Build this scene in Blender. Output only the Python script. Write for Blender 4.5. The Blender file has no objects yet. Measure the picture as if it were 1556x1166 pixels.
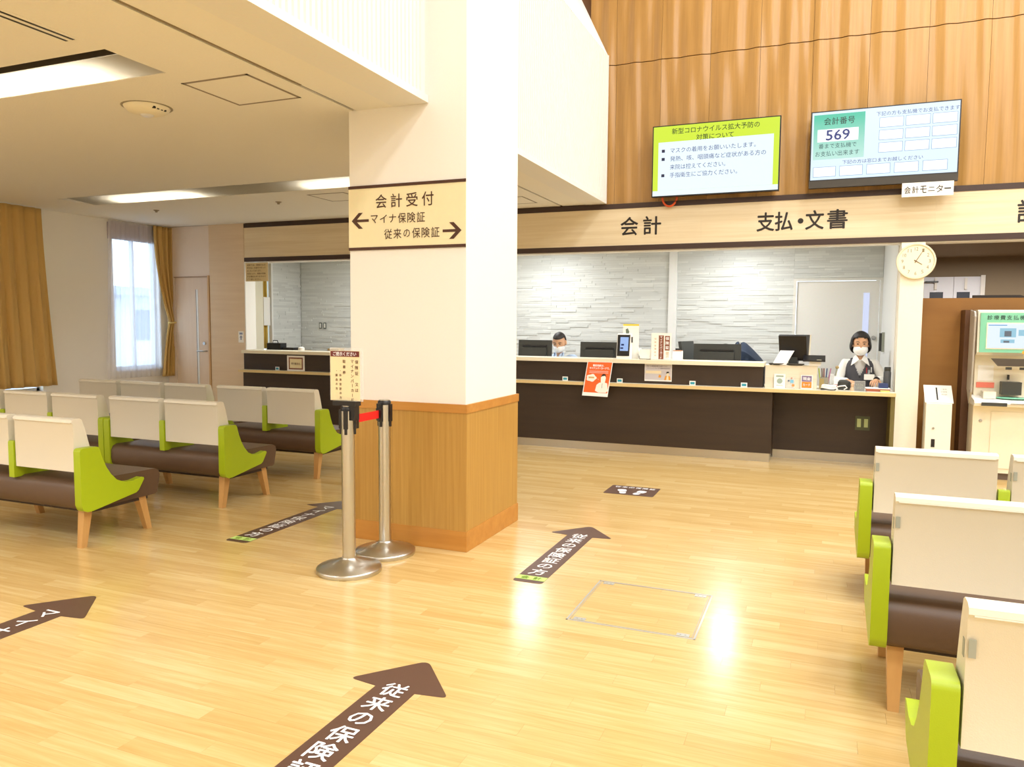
import bpy, bmesh, math, random
from mathutils import Vector, Matrix
random.seed(7)
scene = bpy.context.scene
COL = scene.collection
R = math.radians

# ------------------------------------------------------------------ camera
FPX = 1160.3
cam_data = bpy.data.cameras.new('camera')
cam_data.sensor_fit = 'HORIZONTAL'; cam_data.sensor_width = 36.0
cam_data.lens = 36.0 * FPX / 1556.0
cam_data.clip_start = 0.05; cam_data.clip_end = 200
cam = bpy.data.objects.new('camera', cam_data); COL.objects.link(cam)
yaw, pit, rol = R(22.060), R(4.4438), R(0.414)
Fv = Vector((-math.sin(yaw)*math.cos(pit), math.cos(yaw)*math.cos(pit), -math.sin(pit)))
Rv = Vector((math.cos(yaw), math.sin(yaw), 0)); Uv = Rv.cross(Fv)
R2 = Rv*math.cos(rol) + Uv*math.sin(rol); U2 = -Rv*math.sin(rol) + Uv*math.cos(rol)
CAMP = Vector((0, 0, 1.55))
M = Matrix(((R2.x, U2.x, -Fv.x, CAMP.x), (R2.y, U2.y, -Fv.y, CAMP.y), (R2.z, U2.z, -Fv.z, CAMP.z), (0, 0, 0, 1)))
cam.matrix_world = M
scene.camera = cam

# ------------------------------------------------------------------ world, exposure
scene.view_settings.view_transform = 'Standard'
scene.view_settings.look = 'None'
scene.view_settings.gamma = 1.0
scene.view_settings.use_curve_mapping = False
scene.view_settings.exposure = 0.70
w = bpy.data.worlds.new('world'); scene.world = w; w.use_nodes = True
bg = w.node_tree.nodes['Background']
bg.inputs[0].default_value = (0.72, 0.86, 1.0, 1); bg.inputs[1].default_value = 3.0

def area(name, loc, size, power, color=(1, .95, .86), aim=(0, 0, -1), sy=None, spread=180):
    d = bpy.data.lights.new(name, 'AREA'); d.energy = power; d.color = color
    d.shape = 'RECTANGLE' if sy else 'SQUARE'; d.size = size
    if sy: d.size_y = sy
    d.spread = R(spread)
    o = bpy.data.objects.new(name, d); COL.objects.link(o)
    o.location = loc
    a = Vector(aim).normalized()
    o.rotation_euler = a.to_track_quat('-Z', 'Y').to_euler()
    return o
HALL = (.94, .965, 1.0); LEFT = (.98, .975, 1.0); OFF = (.95, .98, 1.0)
for x in (.9, 3.2, 5.6):
    for y in (-3.0, .3, 3.6, 6.9):
        area('hall_lamp', (x, y, 6.95), .9, 63, HALL)
for x in (-1.2, .6, 2.4, 4.2):
    area('hall_wall_washer', (x, 8.55, 6.9), .8, 20, (.97, .96, 1.0), sy=.2)
for x in (-8.6, -6.2, -4.0):
    for y in (-4.2, -1.2, 1.2):
        area('left_room_fill', (x, y, 2.95), .6, 18, LEFT)  # unseen fill lights added outside the view to brighten the left room
for x in (-3.95, -1.12, -6.6):
    area('office_tube', (x, 10.2, 2.72), .14, 27, OFF, sy=1.35)
for x in (2.0, 3.6):
    area('alcove_lamp', (x, 12.4, 2.6), .4, 34, (1, .95, .88))

# ------------------------------------------------------------------ materials
def lin(c):
    if isinstance(c, str):
        c = [int(c[i:i+2], 16)/255 for i in (0, 2, 4)]
    return tuple((v/12.92 if v <= .04045 else ((v+.055)/1.055)**2.4) for v in c) + (1,)
MATS = {}
def mat(name, col, rough=.5, metal=0, emit=None, estr=0, alpha=1, spec=.5, coat=0, bump=None, trans=0):
    if name in MATS: return MATS[name]
    m = bpy.data.materials.new(name); m.use_nodes = True
    b = m.node_tree.nodes['Principled BSDF']
    b.inputs['Base Color'].default_value = lin(col)
    b.inputs['Roughness'].default_value = rough
    b.inputs['Metallic'].default_value = metal
    b.inputs['Specular IOR Level'].default_value = spec
    b.inputs['Coat Weight'].default_value = coat
    b.inputs['Alpha'].default_value = alpha
    b.inputs['Transmission Weight'].default_value = trans
    if emit:
        b.inputs['Emission Color'].default_value = lin(emit); b.inputs['Emission Strength'].default_value = estr
    # every material carries a faint procedural mottling
    nt = m.node_tree; N = nt.nodes; L = nt.links
    tc = N.new('ShaderNodeTexCoord'); nz = N.new('ShaderNodeTexNoise')
    nz.inputs['Scale'].default_value = bump[0] if bump else 40
    nz.inputs['Detail'].default_value = 3
    L.new(tc.outputs['Object'], nz.inputs['Vector'])
    if not emit:
        mx = N.new('ShaderNodeMix'); mx.data_type = 'RGBA'; mx.blend_type = 'MULTIPLY'
        mx.inputs['Factor'].default_value = .10
        mx.inputs['A'].default_value = lin(col)
        L.new(nz.outputs['Color'], mx.inputs['B']); L.new(mx.outputs['Result'], b.inputs['Base Color'])
        # keep average brightness
        mx.inputs['Factor'].default_value = .06
    if bump:
        bp = N.new('ShaderNodeBump'); bp.inputs['Strength'].default_value = bump[1]; bp.inputs['Distance'].default_value = .003
        L.new(nz.outputs['Fac'], bp.inputs['Height']); L.new(bp.outputs['Normal'], b.inputs['Normal'])
    MATS[name] = m
    return m

def wood(name, c1, c2, axis='X', scale=6, stretch=14, rough=.4, figure=.0, coat=0, c3=None):
    """grain runs along axis"""
    m = bpy.data.materials.new(name); m.use_nodes = True
    nt = m.node_tree; N = nt.nodes; L = nt.links; b = N['Principled BSDF']
    b.inputs['Roughness'].default_value = rough; b.inputs['Coat Weight'].default_value = coat
    geo = N.new('ShaderNodeNewGeometry'); mp = N.new('ShaderNodeMapping')
    s = [stretch, stretch, stretch]; s['XYZ'.index(axis)] = 1
    mp.inputs['Scale'].default_value = [v*scale/10 for v in s]
    L.new(geo.outputs['Position'], mp.inputs['Vector'])
    nz = N.new('ShaderNodeTexNoise'); nz.inputs['Scale'].default_value = 1.6; nz.inputs['Detail'].default_value = 6; nz.inputs['Roughness'].default_value = .6
    L.new(mp.outputs['Vector'], nz.inputs['Vector'])
    cr = N.new('ShaderNodeValToRGB'); e = cr.color_ramp.elements
    e[0].position = .25; e[0].color = lin(c1); e[1].position = .78; e[1].color = lin(c2)
    L.new(nz.outputs['Fac'], cr.inputs['Fac']); L.new(cr.outputs['Color'], b.inputs['Base Color'])
    bp = N.new('ShaderNodeBump'); bp.inputs['Strength'].default_value = .12; bp.inputs['Distance'].default_value = .001
    L.new(nz.outputs['Fac'], bp.inputs['Height']); L.new(bp.outputs['Normal'], b.inputs['Normal'])
    MATS[name] = m
    return m

PW, PL = .092, .78        # floor plank width and length
def plank_offset(r): return ((r*0.381966) % 1.0) * PL
def floor_mat():
    m = bpy.data.materials.new('maple_plank_vinyl'); m.use_nodes = True
    nt = m.node_tree; N = nt.nodes; L = nt.links; b = N['Principled BSDF']
    def math_(op, a, c=None):
        n = N.new('ShaderNodeMath'); n.operation = op
        for i, v in enumerate((a, c)):
            if v is None: continue
            if isinstance(v, (int, float)): n.inputs[i].default_value = v
            else: L.new(v, n.inputs[i])
        return n.outputs[0]
    geo = N.new('ShaderNodeNewGeometry'); sx = N.new('ShaderNodeSeparateXYZ'); L.new(geo.outputs['Position'], sx.inputs[0])
    row = math_('FLOOR', math_('DIVIDE', sx.outputs['Y'], PW))
    off = math_('MULTIPLY', math_('FRACT', math_('MULTIPLY', row, 0.381966)), PL)
    colr = math_('FLOOR', math_('DIVIDE', math_('SUBTRACT', sx.outputs['X'], off), PL))
    cb = N.new('ShaderNodeCombineXYZ'); L.new(row, cb.inputs[0]); L.new(colr, cb.inputs[1])
    wn = N.new('ShaderNodeTexWhiteNoise'); wn.noise_dimensions = '3D'; L.new(cb.outputs[0], wn.inputs['Vector'])
    # grain, shifted per plank
    mp = N.new('ShaderNodeMapping'); mp.inputs['Scale'].default_value = (1.5, 26, 1)
    add = N.new('ShaderNodeVectorMath'); add.operation = 'ADD'
    sc = N.new('ShaderNodeVectorMath'); sc.operation = 'SCALE'; sc.inputs['Scale'].default_value = 7
    L.new(wn.outputs['Color'], sc.inputs[0]); L.new(geo.outputs['Position'], add.inputs[0]); L.new(sc.outputs[0], add.inputs[1])
    L.new(add.outputs[0], mp.inputs['Vector'])
    nz = N.new('ShaderNodeTexNoise'); nz.inputs['Scale'].default_value = 1.3; nz.inputs['Detail'].default_value = 7; nz.inputs['Roughness'].default_value = .62
    nz.inputs['Distortion'].default_value = .4
    L.new(mp.outputs[0], nz.inputs['Vector'])
    v = math_('ADD', math_('MULTIPLY', wn.outputs['Value'], .26), math_('MULTIPLY', nz.outputs['Fac'], .95))
    cr = N.new('ShaderNodeValToRGB'); e = cr.color_ramp.elements
    e[0].position = .22; e[0].color = lin('bd9957'); e[1].position = .95; e[1].color = lin('dcc48e')
    k = e.new(.6); k.color = lin('cfaf72')
    L.new(v, cr.inputs['Fac']); L.new(cr.outputs['Color'], b.inputs['Base Color'])
    b.inputs['Roughness'].default_value = .20
    b.inputs['Specular IOR Level'].default_value = .5
    bp = N.new('ShaderNodeBump'); bp.inputs['Strength'].default_value = .06; bp.inputs['Distance'].default_value = .002
    L.new(nz.outputs['Fac'], bp.inputs['Height']); L.new(bp.outputs['Normal'], b.inputs['Normal'])
    MATS['floor'] = m
    return m
FLOOR = floor_mat()
WHITE = mat('warm_white_wallpaper', 'f0ece4', .75, bump=(180, .12))
PLAST = mat('white_panel_paint', 'e9e6df', .6)
CEIL = mat('mineral_fibre_ceiling', 'eeeae0', .9, bump=(90, .5))
OAK = wood('warm_oak_veneer', 'aa7e38', 'c2984c', 'Z', 9, 45, .42)
WAVE = wood('honey_wood_veneer', 'a1783f', 'b48a4c', 'Z', 8, 40, .30)
MAPLE = wood('pale_maple_veneer', 'd4c09a', 'e9dbbd', 'X', 5, 30, .5)
ORANGE = wood('amber_wood_veneer', '9a682c', 'ab7a38', 'X', 5, 6, .5)
LEGW = wood('beech_leg_wood', 'bb8a4e', 'cfa263', 'Z', 9, 8, .4)
DARKB = mat('dark_brown_band', '3b2820', .5)
ESP = wood('espresso_laminate', '2f2218', '3c2c1d', 'X', 5, 12, .5)
EDGE = mat('maple_edging', 'e2c88f', .5)
SLAB = mat('cream_counter_top', 'f3ead0', .35)
STEEL = mat('brushed_steel', 'cccac4', .28, 1)
STEELK = mat('steel_kick_plate', 'c6c2b8', .35, 1)
IVORY = mat('ivory_leather', 'e7e1d0', .42, bump=(300, .15))
GREEN = mat('lime_green_leather', 'a6bb14', .40, bump=(300, .15))
BROWN = mat('chocolate_brown_leather', '5c4532', .42, bump=(300, .15))
BLACK = mat('black_plastic', '17171a', .35)
GREYP = mat('dark_grey_plastic', '3b3d3a', .4)
TAG = mat('grey_woven_tag', 'a2a596', .6)
RED = mat('red_belt_webbing', 'd8180f', .6)
CREAMSIGN = mat('cream_sign_film', 'ece0b6', .5)
PAPER = mat('white_paper', 'fbf9f2', .7)
CPAPER = mat('cream_paper', 'efe0b4', .7)
INK = mat('dark_brown_ink', '4a2a18', .6)
INKB = mat('black_ink', '231c18', .6)
WHITEINK = mat('white_ink', 'ffffff', .5)
FILM = mat('brown_floor_film', '5b4032', .42)
GBAND = mat('light_green_film', 'bfe07a', .5)
TILE = mat('pale_grey_relief_tile', 'd9dcd8', .5)
nt = TILE.node_tree; N = nt.nodes; L = nt.links; b = N['Principled BSDF']
gi = N.new('ShaderNodeNewGeometry'); mr = N.new('ShaderNodeMapRange'); mr.inputs['To Min'].default_value = .84; mr.inputs['To Max'].default_value = 1.0
L.new(gi.outputs['Random Per Island'], mr.inputs['Value'])
hs = N.new('ShaderNodeHueSaturation'); hs.inputs['Color'].default_value = lin('e2e5e1'); L.new(mr.outputs[0], hs.inputs['Value']); L.new(hs.outputs[0], b.inputs['Base Color'])
TILEB = mat('pale_grey_relief_tile_base', 'bfc2bc', .7)
OFFW = mat('office_white_wall', 'f0f1ee', .7)
GDOOR = mat('grey_steel_door', 'f0efe9', .5)
PINKW = wood('pinkish_birch_wallcovering', 'd8bf9c', 'e2ccac', 'X', 7, 18, .6)
DOORW = wood('pinkish_birch_door', 'd9c0a4', 'e3ceb4', 'Z', 5, 10, .5)
SILV = mat('satin_silver', 'b9b9b9', .3, 1)
GREYC = mat('dim_taupe_wallcovering', '8f7f68', .8)
ACR = mat('clear_acrylic', 'f4f6f4', .08, alpha=.28)
CREAMP = mat('cream_plastic', 'efe7cf', .45)
TEAL = mat('pale_teal_panel', '7fc9a8', .45)
ORNG = mat('orange_print', 'e8641e', .6)
GREYW = mat('lavender_grey_print', 'cfc9cc', .6)
SKIN = mat('skin', 'dba983', .55)
HAIR = mat('black_hair', '1c1512', .5, bump=(250, .5))
MASK = mat('white_mask_fabric', 'fbfbfa', .8)
SHIRTW = mat('white_shirt_cotton', 'f2f0ea', .8)
VEST = mat('charcoal_vest_wool', '4c4b50', .85, bump=(400, .3))
SHIRTB = mat('pale_blue_shirt_cotton', 'bcd0ea', .8)
NAVY = mat('navy_cloth', '1c2a3e', .85)
CURT = mat('ochre_curtain_cloth', 'cda863', .85, bump=(400, .3))

def sheer_mat():
    m = bpy.data.materials.new('sheer_lace'); m.use_nodes = True
    nt = m.node_tree; N = nt.nodes; L = nt.links; out = N['Material Output']; N.remove(N['Principled BSDF'])
    d = N.new('ShaderNodeBsdfDiffuse'); d.inputs['Color'].default_value = lin('f6f1ee')
    t = N.new('ShaderNodeBsdfTranslucent'); t.inputs['Color'].default_value = lin('f4f4fb')
    tr = N.new('ShaderNodeBsdfTransparent')
    a = N.new('ShaderNodeMixShader'); a.inputs[0].default_value = .55; L.new(d.outputs[0], a.inputs[1]); L.new(t.outputs[0], a.inputs[2])
    b = N.new('ShaderNodeMixShader'); b.inputs[0].default_value = .42; L.new(a.outputs[0], b.inputs[1]); L.new(tr.outputs[0], b.inputs[2])
    L.new(b.outputs[0], out.inputs[0])
    return m
SHEER = sheer_mat()
def glass_mat():
    m = bpy.data.materials.new('window_glass'); m.use_nodes = True
    nt = m.node_tree; N = nt.nodes; L = nt.links; out = N['Material Output']; N.remove(N['Principled BSDF'])
    g = N.new('ShaderNodeBsdfGlossy'); g.inputs['Roughness'].default_value = .02
    t = N.new('ShaderNodeBsdfTransparent'); t.inputs['Color'].default_value = (.93, .97, 1, 1)
    b = N.new('ShaderNodeMixShader'); b.inputs[0].default_value = .06; L.new(t.outputs[0], b.inputs[1]); L.new(g.outputs[0], b.inputs[2])
    L.new(b.outputs[0], out.inputs[0])
    return m
GLASS = glass_mat()
def screen(name, c, s): return mat(name, '101010', .25, emit=c, estr=s)

# ------------------------------------------------------------------ mesh helpers
def link(name, bm, m, parent=None, smooth=False, bevel=0, seg=2, loc=None):
    if bevel:
        es = [e for e in bm.edges if e.calc_face_angle(0) > R(30)] if True else bm.edges
        bmesh.ops.bevel(bm, geom=es, offset=bevel, segments=seg, affect='EDGES', profile=.5, clamp_overlap=True)
    bmesh.ops.recalc_face_normals(bm, faces=bm.faces)
    me = bpy.data.meshes.new(name); bm.to_mesh(me); bm.free()
    if smooth:
        for p in me.polygons: p.use_smooth = True
        try: me.set_sharp_from_angle(angle=R(50))
        except Exception: pass
    mm = m if isinstance(m, (list, tuple)) else [m]
    for k in mm: me.materials.append(k)
    o = bpy.data.objects.new(name, me); COL.objects.link(o)
    if parent: o.parent = parent
    if loc is not None: o.location = loc
    return o
def box(bm, x0, x1, y0, y1, z0, z1, mi=0):
    if x0 > x1: x0, x1 = x1, x0
    if y0 > y1: y0, y1 = y1, y0
    if z0 > z1: z0, z1 = z1, z0
    v = [bm.verts.new(p) for p in ((x0,y0,z0),(x1,y0,z0),(x1,y1,z0),(x0,y1,z0),(x0,y0,z1),(x1,y0,z1),(x1,y1,z1),(x0,y1,z1))]
    for f in ((0,3,2,1),(4,5,6,7),(0,1,5,4),(1,2,6,5),(2,3,7,6),(3,0,4,7)):
        fc = bm.faces.new([v[i] for i in f]); fc.material_index = mi
def bx(*a):
    bm = bmesh.new(); box(bm, *a); return bm
def prism(bm, pts, a, b, axis='X', mi=0):
    """pts: 2D outline; axis X -> (y,z), Y -> (x,z), Z -> (x,y)"""
    def P(p, t):
        return {'X': (t, p[0], p[1]), 'Y': (p[0], t, p[1]), 'Z': (p[0], p[1], t)}[axis]
    A = [bm.verts.new(P(p, a)) for p in pts]; B = [bm.verts.new(P(p, b)) for p in pts]
    n = len(pts)
    f = [bm.faces.new(A), bm.faces.new(B[::-1])]
    for i in range(n): f.append(bm.faces.new((A[i], A[(i+1) % n], B[(i+1) % n], B[i])))
    for q in f: q.material_index = mi
def pr_(pts, a, b, axis='X'):
    bm = bmesh.new(); prism(bm, pts, a, b, axis); return bm
def lathe(bm, prof, cx=0, cy=0, seg=32):
    rings = []
    for r, z in prof:
        if r < 1e-5: rings.append([bm.verts.new((cx, cy, z))])
        else: rings.append([bm.verts.new((cx+r*math.cos(2*math.pi*i/seg), cy+r*math.sin(2*math.pi*i/seg), z)) for i in range(seg)])
    for A, B in zip(rings, rings[1:]):
        for i in range(seg):
            j = (i+1) % seg
            if len(A) == 1 and len(B) == 1: continue
            if len(A) == 1: bm.faces.new((A[0], B[j], B[i]))
            elif len(B) == 1: bm.faces.new((A[i], A[j], B[0]))
            else: bm.faces.new((A[i], A[j], B[j], B[i]))
def tube(bm, pts, r, seg=8, close=False):
    pts = [Vector(p) for p in pts]; rings = []
    n = len(pts)
    for i, p in enumerate(pts):
        d = (pts[(i+1) % n]-pts[i-1]) if close else (pts[min(i+1, n-1)]-pts[max(i-1, 0)])
        d.normalize(); up = Vector((0, 0, 1)) if abs(d.z) < .9 else Vector((1, 0, 0))
        a = d.cross(up).normalized(); b = d.cross(a)
        rr = r[i] if isinstance(r, (list, tuple)) else r
        rings.append([bm.verts.new(p + a*rr*math.cos(2*math.pi*k/seg) + b*rr*math.sin(2*math.pi*k/seg)) for k in range(seg)])
    for A, B in (zip(rings, rings[1:]+rings[:1]) if close else zip(rings, rings[1:])):
        for k in range(seg):
            bm.faces.new((A[k], A[(k+1) % seg], B[(k+1) % seg], B[k]))
    if not close: bm.faces.new(rings[0]); bm.faces.new(rings[-1][::-1])
def disc_y(bm, cx, y, cz, r, seg=32, th=.002):
    prism(bm, [(cx+r*math.cos(2*math.pi*i/seg), cz+r*math.sin(2*math.pi*i/seg)) for i in range(seg)], y, y+th, 'Y')
def tag(o, label=None, cat=None, group=None, kind=None):
    if label: o['label'] = label
    if cat: o['category'] = cat
    if group: o['group'] = group
    if kind: o['kind'] = kind
    return o
def struct(o): o['kind'] = 'structure'; return o
def empty(name, loc=(0, 0, 0), rz=0, scale=1):
    o = bpy.data.objects.new(name, None); COL.objects.link(o); o.location = loc; o.rotation_euler = (0, 0, rz)
    o.empty_display_size = .1; return o
def copy_tree(o, parent=None):
    c = o.copy(); COL.objects.link(c)
    if parent: c.parent = parent
    for ch in o.children: copy_tree(ch, c)
    return c

# --- lettering: glyph outlines from the built-in font, fitted into a rectangle
_tc = {}
def glyphs(body, bold=0):
    k = body
    if k not in _tc:
        c = bpy.data.curves.new('t', 'FONT'); c.body = body; c.resolution_u = 2
        o = bpy.data.objects.new('t', c); COL.objects.link(o)
        dg = bpy.context.evaluated_depsgraph_get()
        me = o.evaluated_get(dg).to_mesh()
        vs = [tuple(v.co) for v in me.vertices]; fs = [tuple(p.vertices) for p in me.polygons]
        o.evaluated_get(dg).to_mesh_clear()
        bpy.data.objects.remove(o); bpy.data.curves.remove(c)
        xs = [v[0] for v in vs] or [0, 1]; ys = [v[1] for v in vs] or [0, 1]
        _tc[k] = (vs, fs, min(xs), max(xs), min(ys), max(ys))
    return _tc[k]
def put_text(bm, body, cx, cy, w_, h_, frame, bold=0, mi=0, keep=False):
    """centre (cx,cy), width and height in the plane frame=(O,R,U,N)"""
    vs, fs, x0, x1, y0, y1 = glyphs(body, bold)
    if not vs: return
    O, Rr, U, Nn = frame
    sx = w_/max(x1-x0, 1e-6); sy = h_/max(y1-y0, 1e-6)
    if keep: sx = sy = min(sx, sy)
    for q_, (dx, dy) in enumerate(((-1, 0), (1, 0), (0, 1), (0, -1)) if bold else ((0, 0),)):
        nv = [bm.verts.new(O + Nn*(.00022*q_) + Rr*(cx+(v[0]+dx*bold*1.3-(x0+x1)/2)*sx) + U*(cy+(v[1]+dy*bold*1.3-(y0+y1)/2)*sy)) for v in vs]
        for f in fs:
            try: q = bm.faces.new([nv[i] for i in f]); q.material_index = mi
            except ValueError: pass
def put_column(bm, body, cx, ytop, size, pitch, frame, bold=0, mi=0):
    """characters stacked downward"""
    for i, ch in enumerate(body):
        if ch in ' 　': continue
        vs, fs, x0, x1, y0, y1 = glyphs(ch, bold)
        O, Rr, U, Nn = frame
        s = size/.95
        rot = ch in 'ー'
        cy = ytop-pitch*(i+.5)
        for q_, (dx, dy) in enumerate(((-1, 0), (1, 0), (0, 1), (0, -1)) if bold else ((0, 0),)):
            nv = []
            for v in vs:
                a, b = (v[0]+dx*bold*1.3-(x0+x1)/2)*s, (v[1]+dy*bold*1.3-(y0+y1)/2)*s
                if rot: a, b = -b, a
                nv.append(bm.verts.new(O + Nn*(.00022*q_) + Rr*(cx+a) + U*(cy+b)))
            for f in fs:
                try: q = bm.faces.new([nv[i] for i in f]); q.material_index = mi
                except ValueError: pass
def quad(bm, cx, cy, w_, h_, frame, mi=0):
    O, Rr, U, Nn = frame
    v = [bm.verts.new(O+Rr*(cx+a*w_/2)+U*(cy+b*h_/2)) for a, b in ((-1,-1),(1,-1),(1,1),(-1,1))]
    bm.faces.new(v).material_index = mi
def poly(bm, pts, frame, mi=0):
    O, Rr, U, Nn = frame
    bm.faces.new([bm.verts.new(O+Rr*a+U*b) for a, b in pts]).material_index = mi
def flat(name, bm, m, parent=None):
    me = bpy.data.meshes.new(name); bm.to_mesh(me); bm.free()
    for k in (m if isinstance(m, (list, tuple)) else [m]): me.materials.append(k)
    o = bpy.data.objects.new(name, me); COL.objects.link(o)
    if parent: o.parent = parent
    return o
def frameY(x, y, z, dx=1, N=-1):   # faces -Y
    return (Vector((x, y, z)), Vector((1, 0, 0)), Vector((0, 0, 1)), Vector((0, -1, 0)))
def frameZ(x, y, z):               # lies on the floor, read from -Y side
    return (Vector((x, y, z)), Vector((1, 0, 0)), Vector((0, 1, 0)), Vector((0, 0, 1)))
def frameT(x, y, z, tilt):         # faces -Y and leans back by tilt
    return (Vector((x, y, z)), Vector((1, 0, 0)), Vector((0, math.sin(tilt), math.cos(tilt))), Vector((0, -math.cos(tilt), math.sin(tilt))))

# ================================================================== STRUCTURE
CZ = 3.017          # left ceiling
HX = -2.49          # bulkhead face
WY = 9.15           # front wall / sign beam plane
XL = -9.6
HT = 7.0
# floor: slab and planks
floor = struct(link('floor', bx(XL-.2, 7.2, -6.2, 14.2, -.12, -.004), mat('floor_screed', '8c6a3c', .8)))
def cam_px(x, y, z):
    d = Vector((x, y, z))-CAMP
    zz = d.dot(Fv)
    if zz < .1: return None
    return 778+FPX*d.dot(R2)/zz, 583-FPX*d.dot(U2)/zz, zz
cand = []
r0 = int(1.2/PW)
for r in range(r0, int(9.6/PW)):
    off = plank_offset(r); c0 = int(math.floor((XL-off)/PL))
    for c in range(c0, int((7-off)/PL)+1):
        x0 = off+c*PL; y0 = r*PW
        q = cam_px(x0+PL/2, y0+PW/2, 0)
        inv = q and -80 < q[0] < 1636 and 400 < q[1] < 1230
        cand.append(((q[2] if inv else 99), x0, y0))
cand.sort()
G = .0003
pm = bpy.data.meshes.new('plank')
bm = bmesh.new(); box(bm, G, PL-G, G, PW-G, -.004, 0); bm.to_mesh(pm); bm.free(); pm.materials.append(FLOOR)
for k, (d, x0, y0) in enumerate(cand[:300]):
    o = bpy.data.objects.new('plank', pm); COL.objects.link(o); o.parent = floor; o.location = (x0, y0, 0)
bm = bmesh.new()
for d, x0, y0 in cand[300:]:
    box(bm, max(x0+G, XL), min(x0+PL-G, 7), y0+G, y0+PW-G, -.004, 0)
o = link('planks', bm, FLOOR, floor); o['kind'] = 'stuff'
struct(link('trim_1', bx(XL, 7, -6, r0*PW-.001, -.004, 0), FLOOR))

# left ceiling with two coves and slot
YC1, YC2 = (3.11, 3.53), (6.60, 7.12)
CX0, CX1 = -8.62, -3.65
bm = bmesh.new()
T = CZ+.30
for (x0, x1, y0, y1) in ((XL, CX0, -6, WY), (CX1, -3.075, -6, WY), (-3.045, HX, -6, WY),
                         (CX0, CX1, -6, YC1[0]), (CX0, CX1, YC1[1], YC2[0]), (CX0, CX1, YC2[1], WY)):
    box(bm, x0, x1, y0, y1, CZ, CZ+.03)
box(bm, XL, HX-.27, -6, WY, T, T+.1)
ceil = struct(link('ceiling', bm, CEIL))
bm = bmesh.new(); box(bm, -3.075, -3.045, -6, WY, CZ+.012, CZ+.028)
struct(link('trim_2', bm, BLACK))                      # black track slot
bm = bmesh.new(); box(bm, -3.052, -3.038, 2.0, 4.0, CZ-.004, CZ+.006)
struct(link('trim_3', bm, mat('slot_edge', '8a7b60', .6)))
CVW = bpy.data.materials.new('cove_diffuser_sheet'); CVW.use_nodes = True
N = CVW.node_tree.nodes; L = CVW.node_tree.links; N.remove(N['Principled BSDF'])
d_ = N.new('ShaderNodeBsdfDiffuse'); d_.inputs[0].default_value = lin('b9b4a6'); t_ = N.new('ShaderNodeBsdfTranslucent'); t_.inputs[0].default_value = lin('f6f2e8')
x_ = N.new('ShaderNodeMixShader'); x_.inputs[0].default_value = .5; L.new(d_.outputs[0], x_.inputs[1]); L.new(t_.outputs[0], x_.inputs[2]); L.new(x_.outputs[0], N['Material Output'].inputs[0])
for k, (ya, yb) in enumerate((YC1, YC2)):
    bm = bmesh.new()
    ym = ya+.15
    prism(bm, [(ym, CZ+.030), (yb, CZ+.004), (yb, CZ+.006), (ym, CZ+.032)], CX0, CX1, 'X')
    struct(link('trim_%d' % (4+k), bm, CVW, None))
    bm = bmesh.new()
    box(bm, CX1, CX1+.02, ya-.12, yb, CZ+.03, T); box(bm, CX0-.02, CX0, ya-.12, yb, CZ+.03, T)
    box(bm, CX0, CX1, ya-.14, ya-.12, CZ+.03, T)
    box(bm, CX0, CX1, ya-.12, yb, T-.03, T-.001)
    box(bm, CX0, CX1, ya+.145, ya+.150, CZ+.033, T-.03)  # added baffle; with the dark-painted lining it keeps the slot in shade
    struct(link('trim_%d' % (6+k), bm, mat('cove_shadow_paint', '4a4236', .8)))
    lx = [-4.66, -7.2] if k == 0 else [-7.45, -4.62]
    for x in lx:
        t = empty('cove_lamp', (x, yb-.10, CZ+.16))
        link('lamp_housing', bx(-.62, .62, -.05, .05, .02, .06), PLAST, t)
        bm = bmesh.new(); tube(bm, [(-.6, 0, 0), (.6, 0, 0)], .014, 10); link('tube', bm, mat('lamp_tube', 'ffffff', .5, emit='fff6e6', estr=3), t)
        tag(t, ('linear cove lamp glowing in the front ceiling slot, %s' if k == 0 else 'linear cove lamp glowing in the far ceiling slot, %s') %
            ('nearer the column' if x > -5 else 'farther towards the left wall'), 'lamp')
        area('cove_light', (x, yb-.10, CZ+.14), 1.15, 26, (1, .97, .90), (0, 0, -1), sy=.05)
# access hatches drawn by their metal frames
def ceiling_hatch(cx, cy, s, label):
    t = empty('ceiling_hatch', (cx, cy, CZ))
    bm = bmesh.new(); h = s/2; e = .018
    for a in ((-h, h, -h, -h+e), (-h, h, h-e, h), (-h, -h+e, -h, h), (h-e, h, -h, h)): box(bm, *a, -.003, 0)
    link('frame', bm, mat('aluminium_trim', '8f8272', .6), t)
    link('panel', bx(-h+e, h-e, -h+e, h-e, -.0015, 0), CEIL, t)
    tag(t, label, 'hatch')
ceiling_hatch(-3.465, 3.965, .51, 'square access hatch in the ceiling nearest to the column')
ceiling_hatch(-5.3, 7.62, .5, 'square access hatch in the ceiling beyond the far light slot')
ceiling_hatch(-3.5, 8.55, .5, 'square access hatch in the ceiling seen to the right of the column')
t = empty('air_vent', (-3.9, 2.55, CZ))
for k in range(2):
    link('slot', bx(-.2+k*.05, -.18+k*.05, -.9, .42, -.002, .001), BLACK, t)
link('frame', bx(-.24, -.1, -.95, .45, -.0015, 0), CEIL, t)
t.location = (-3.54, 2.53, CZ)
tag(t, 'narrow twin slot air vent in the ceiling at the top left', 'vent')
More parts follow.
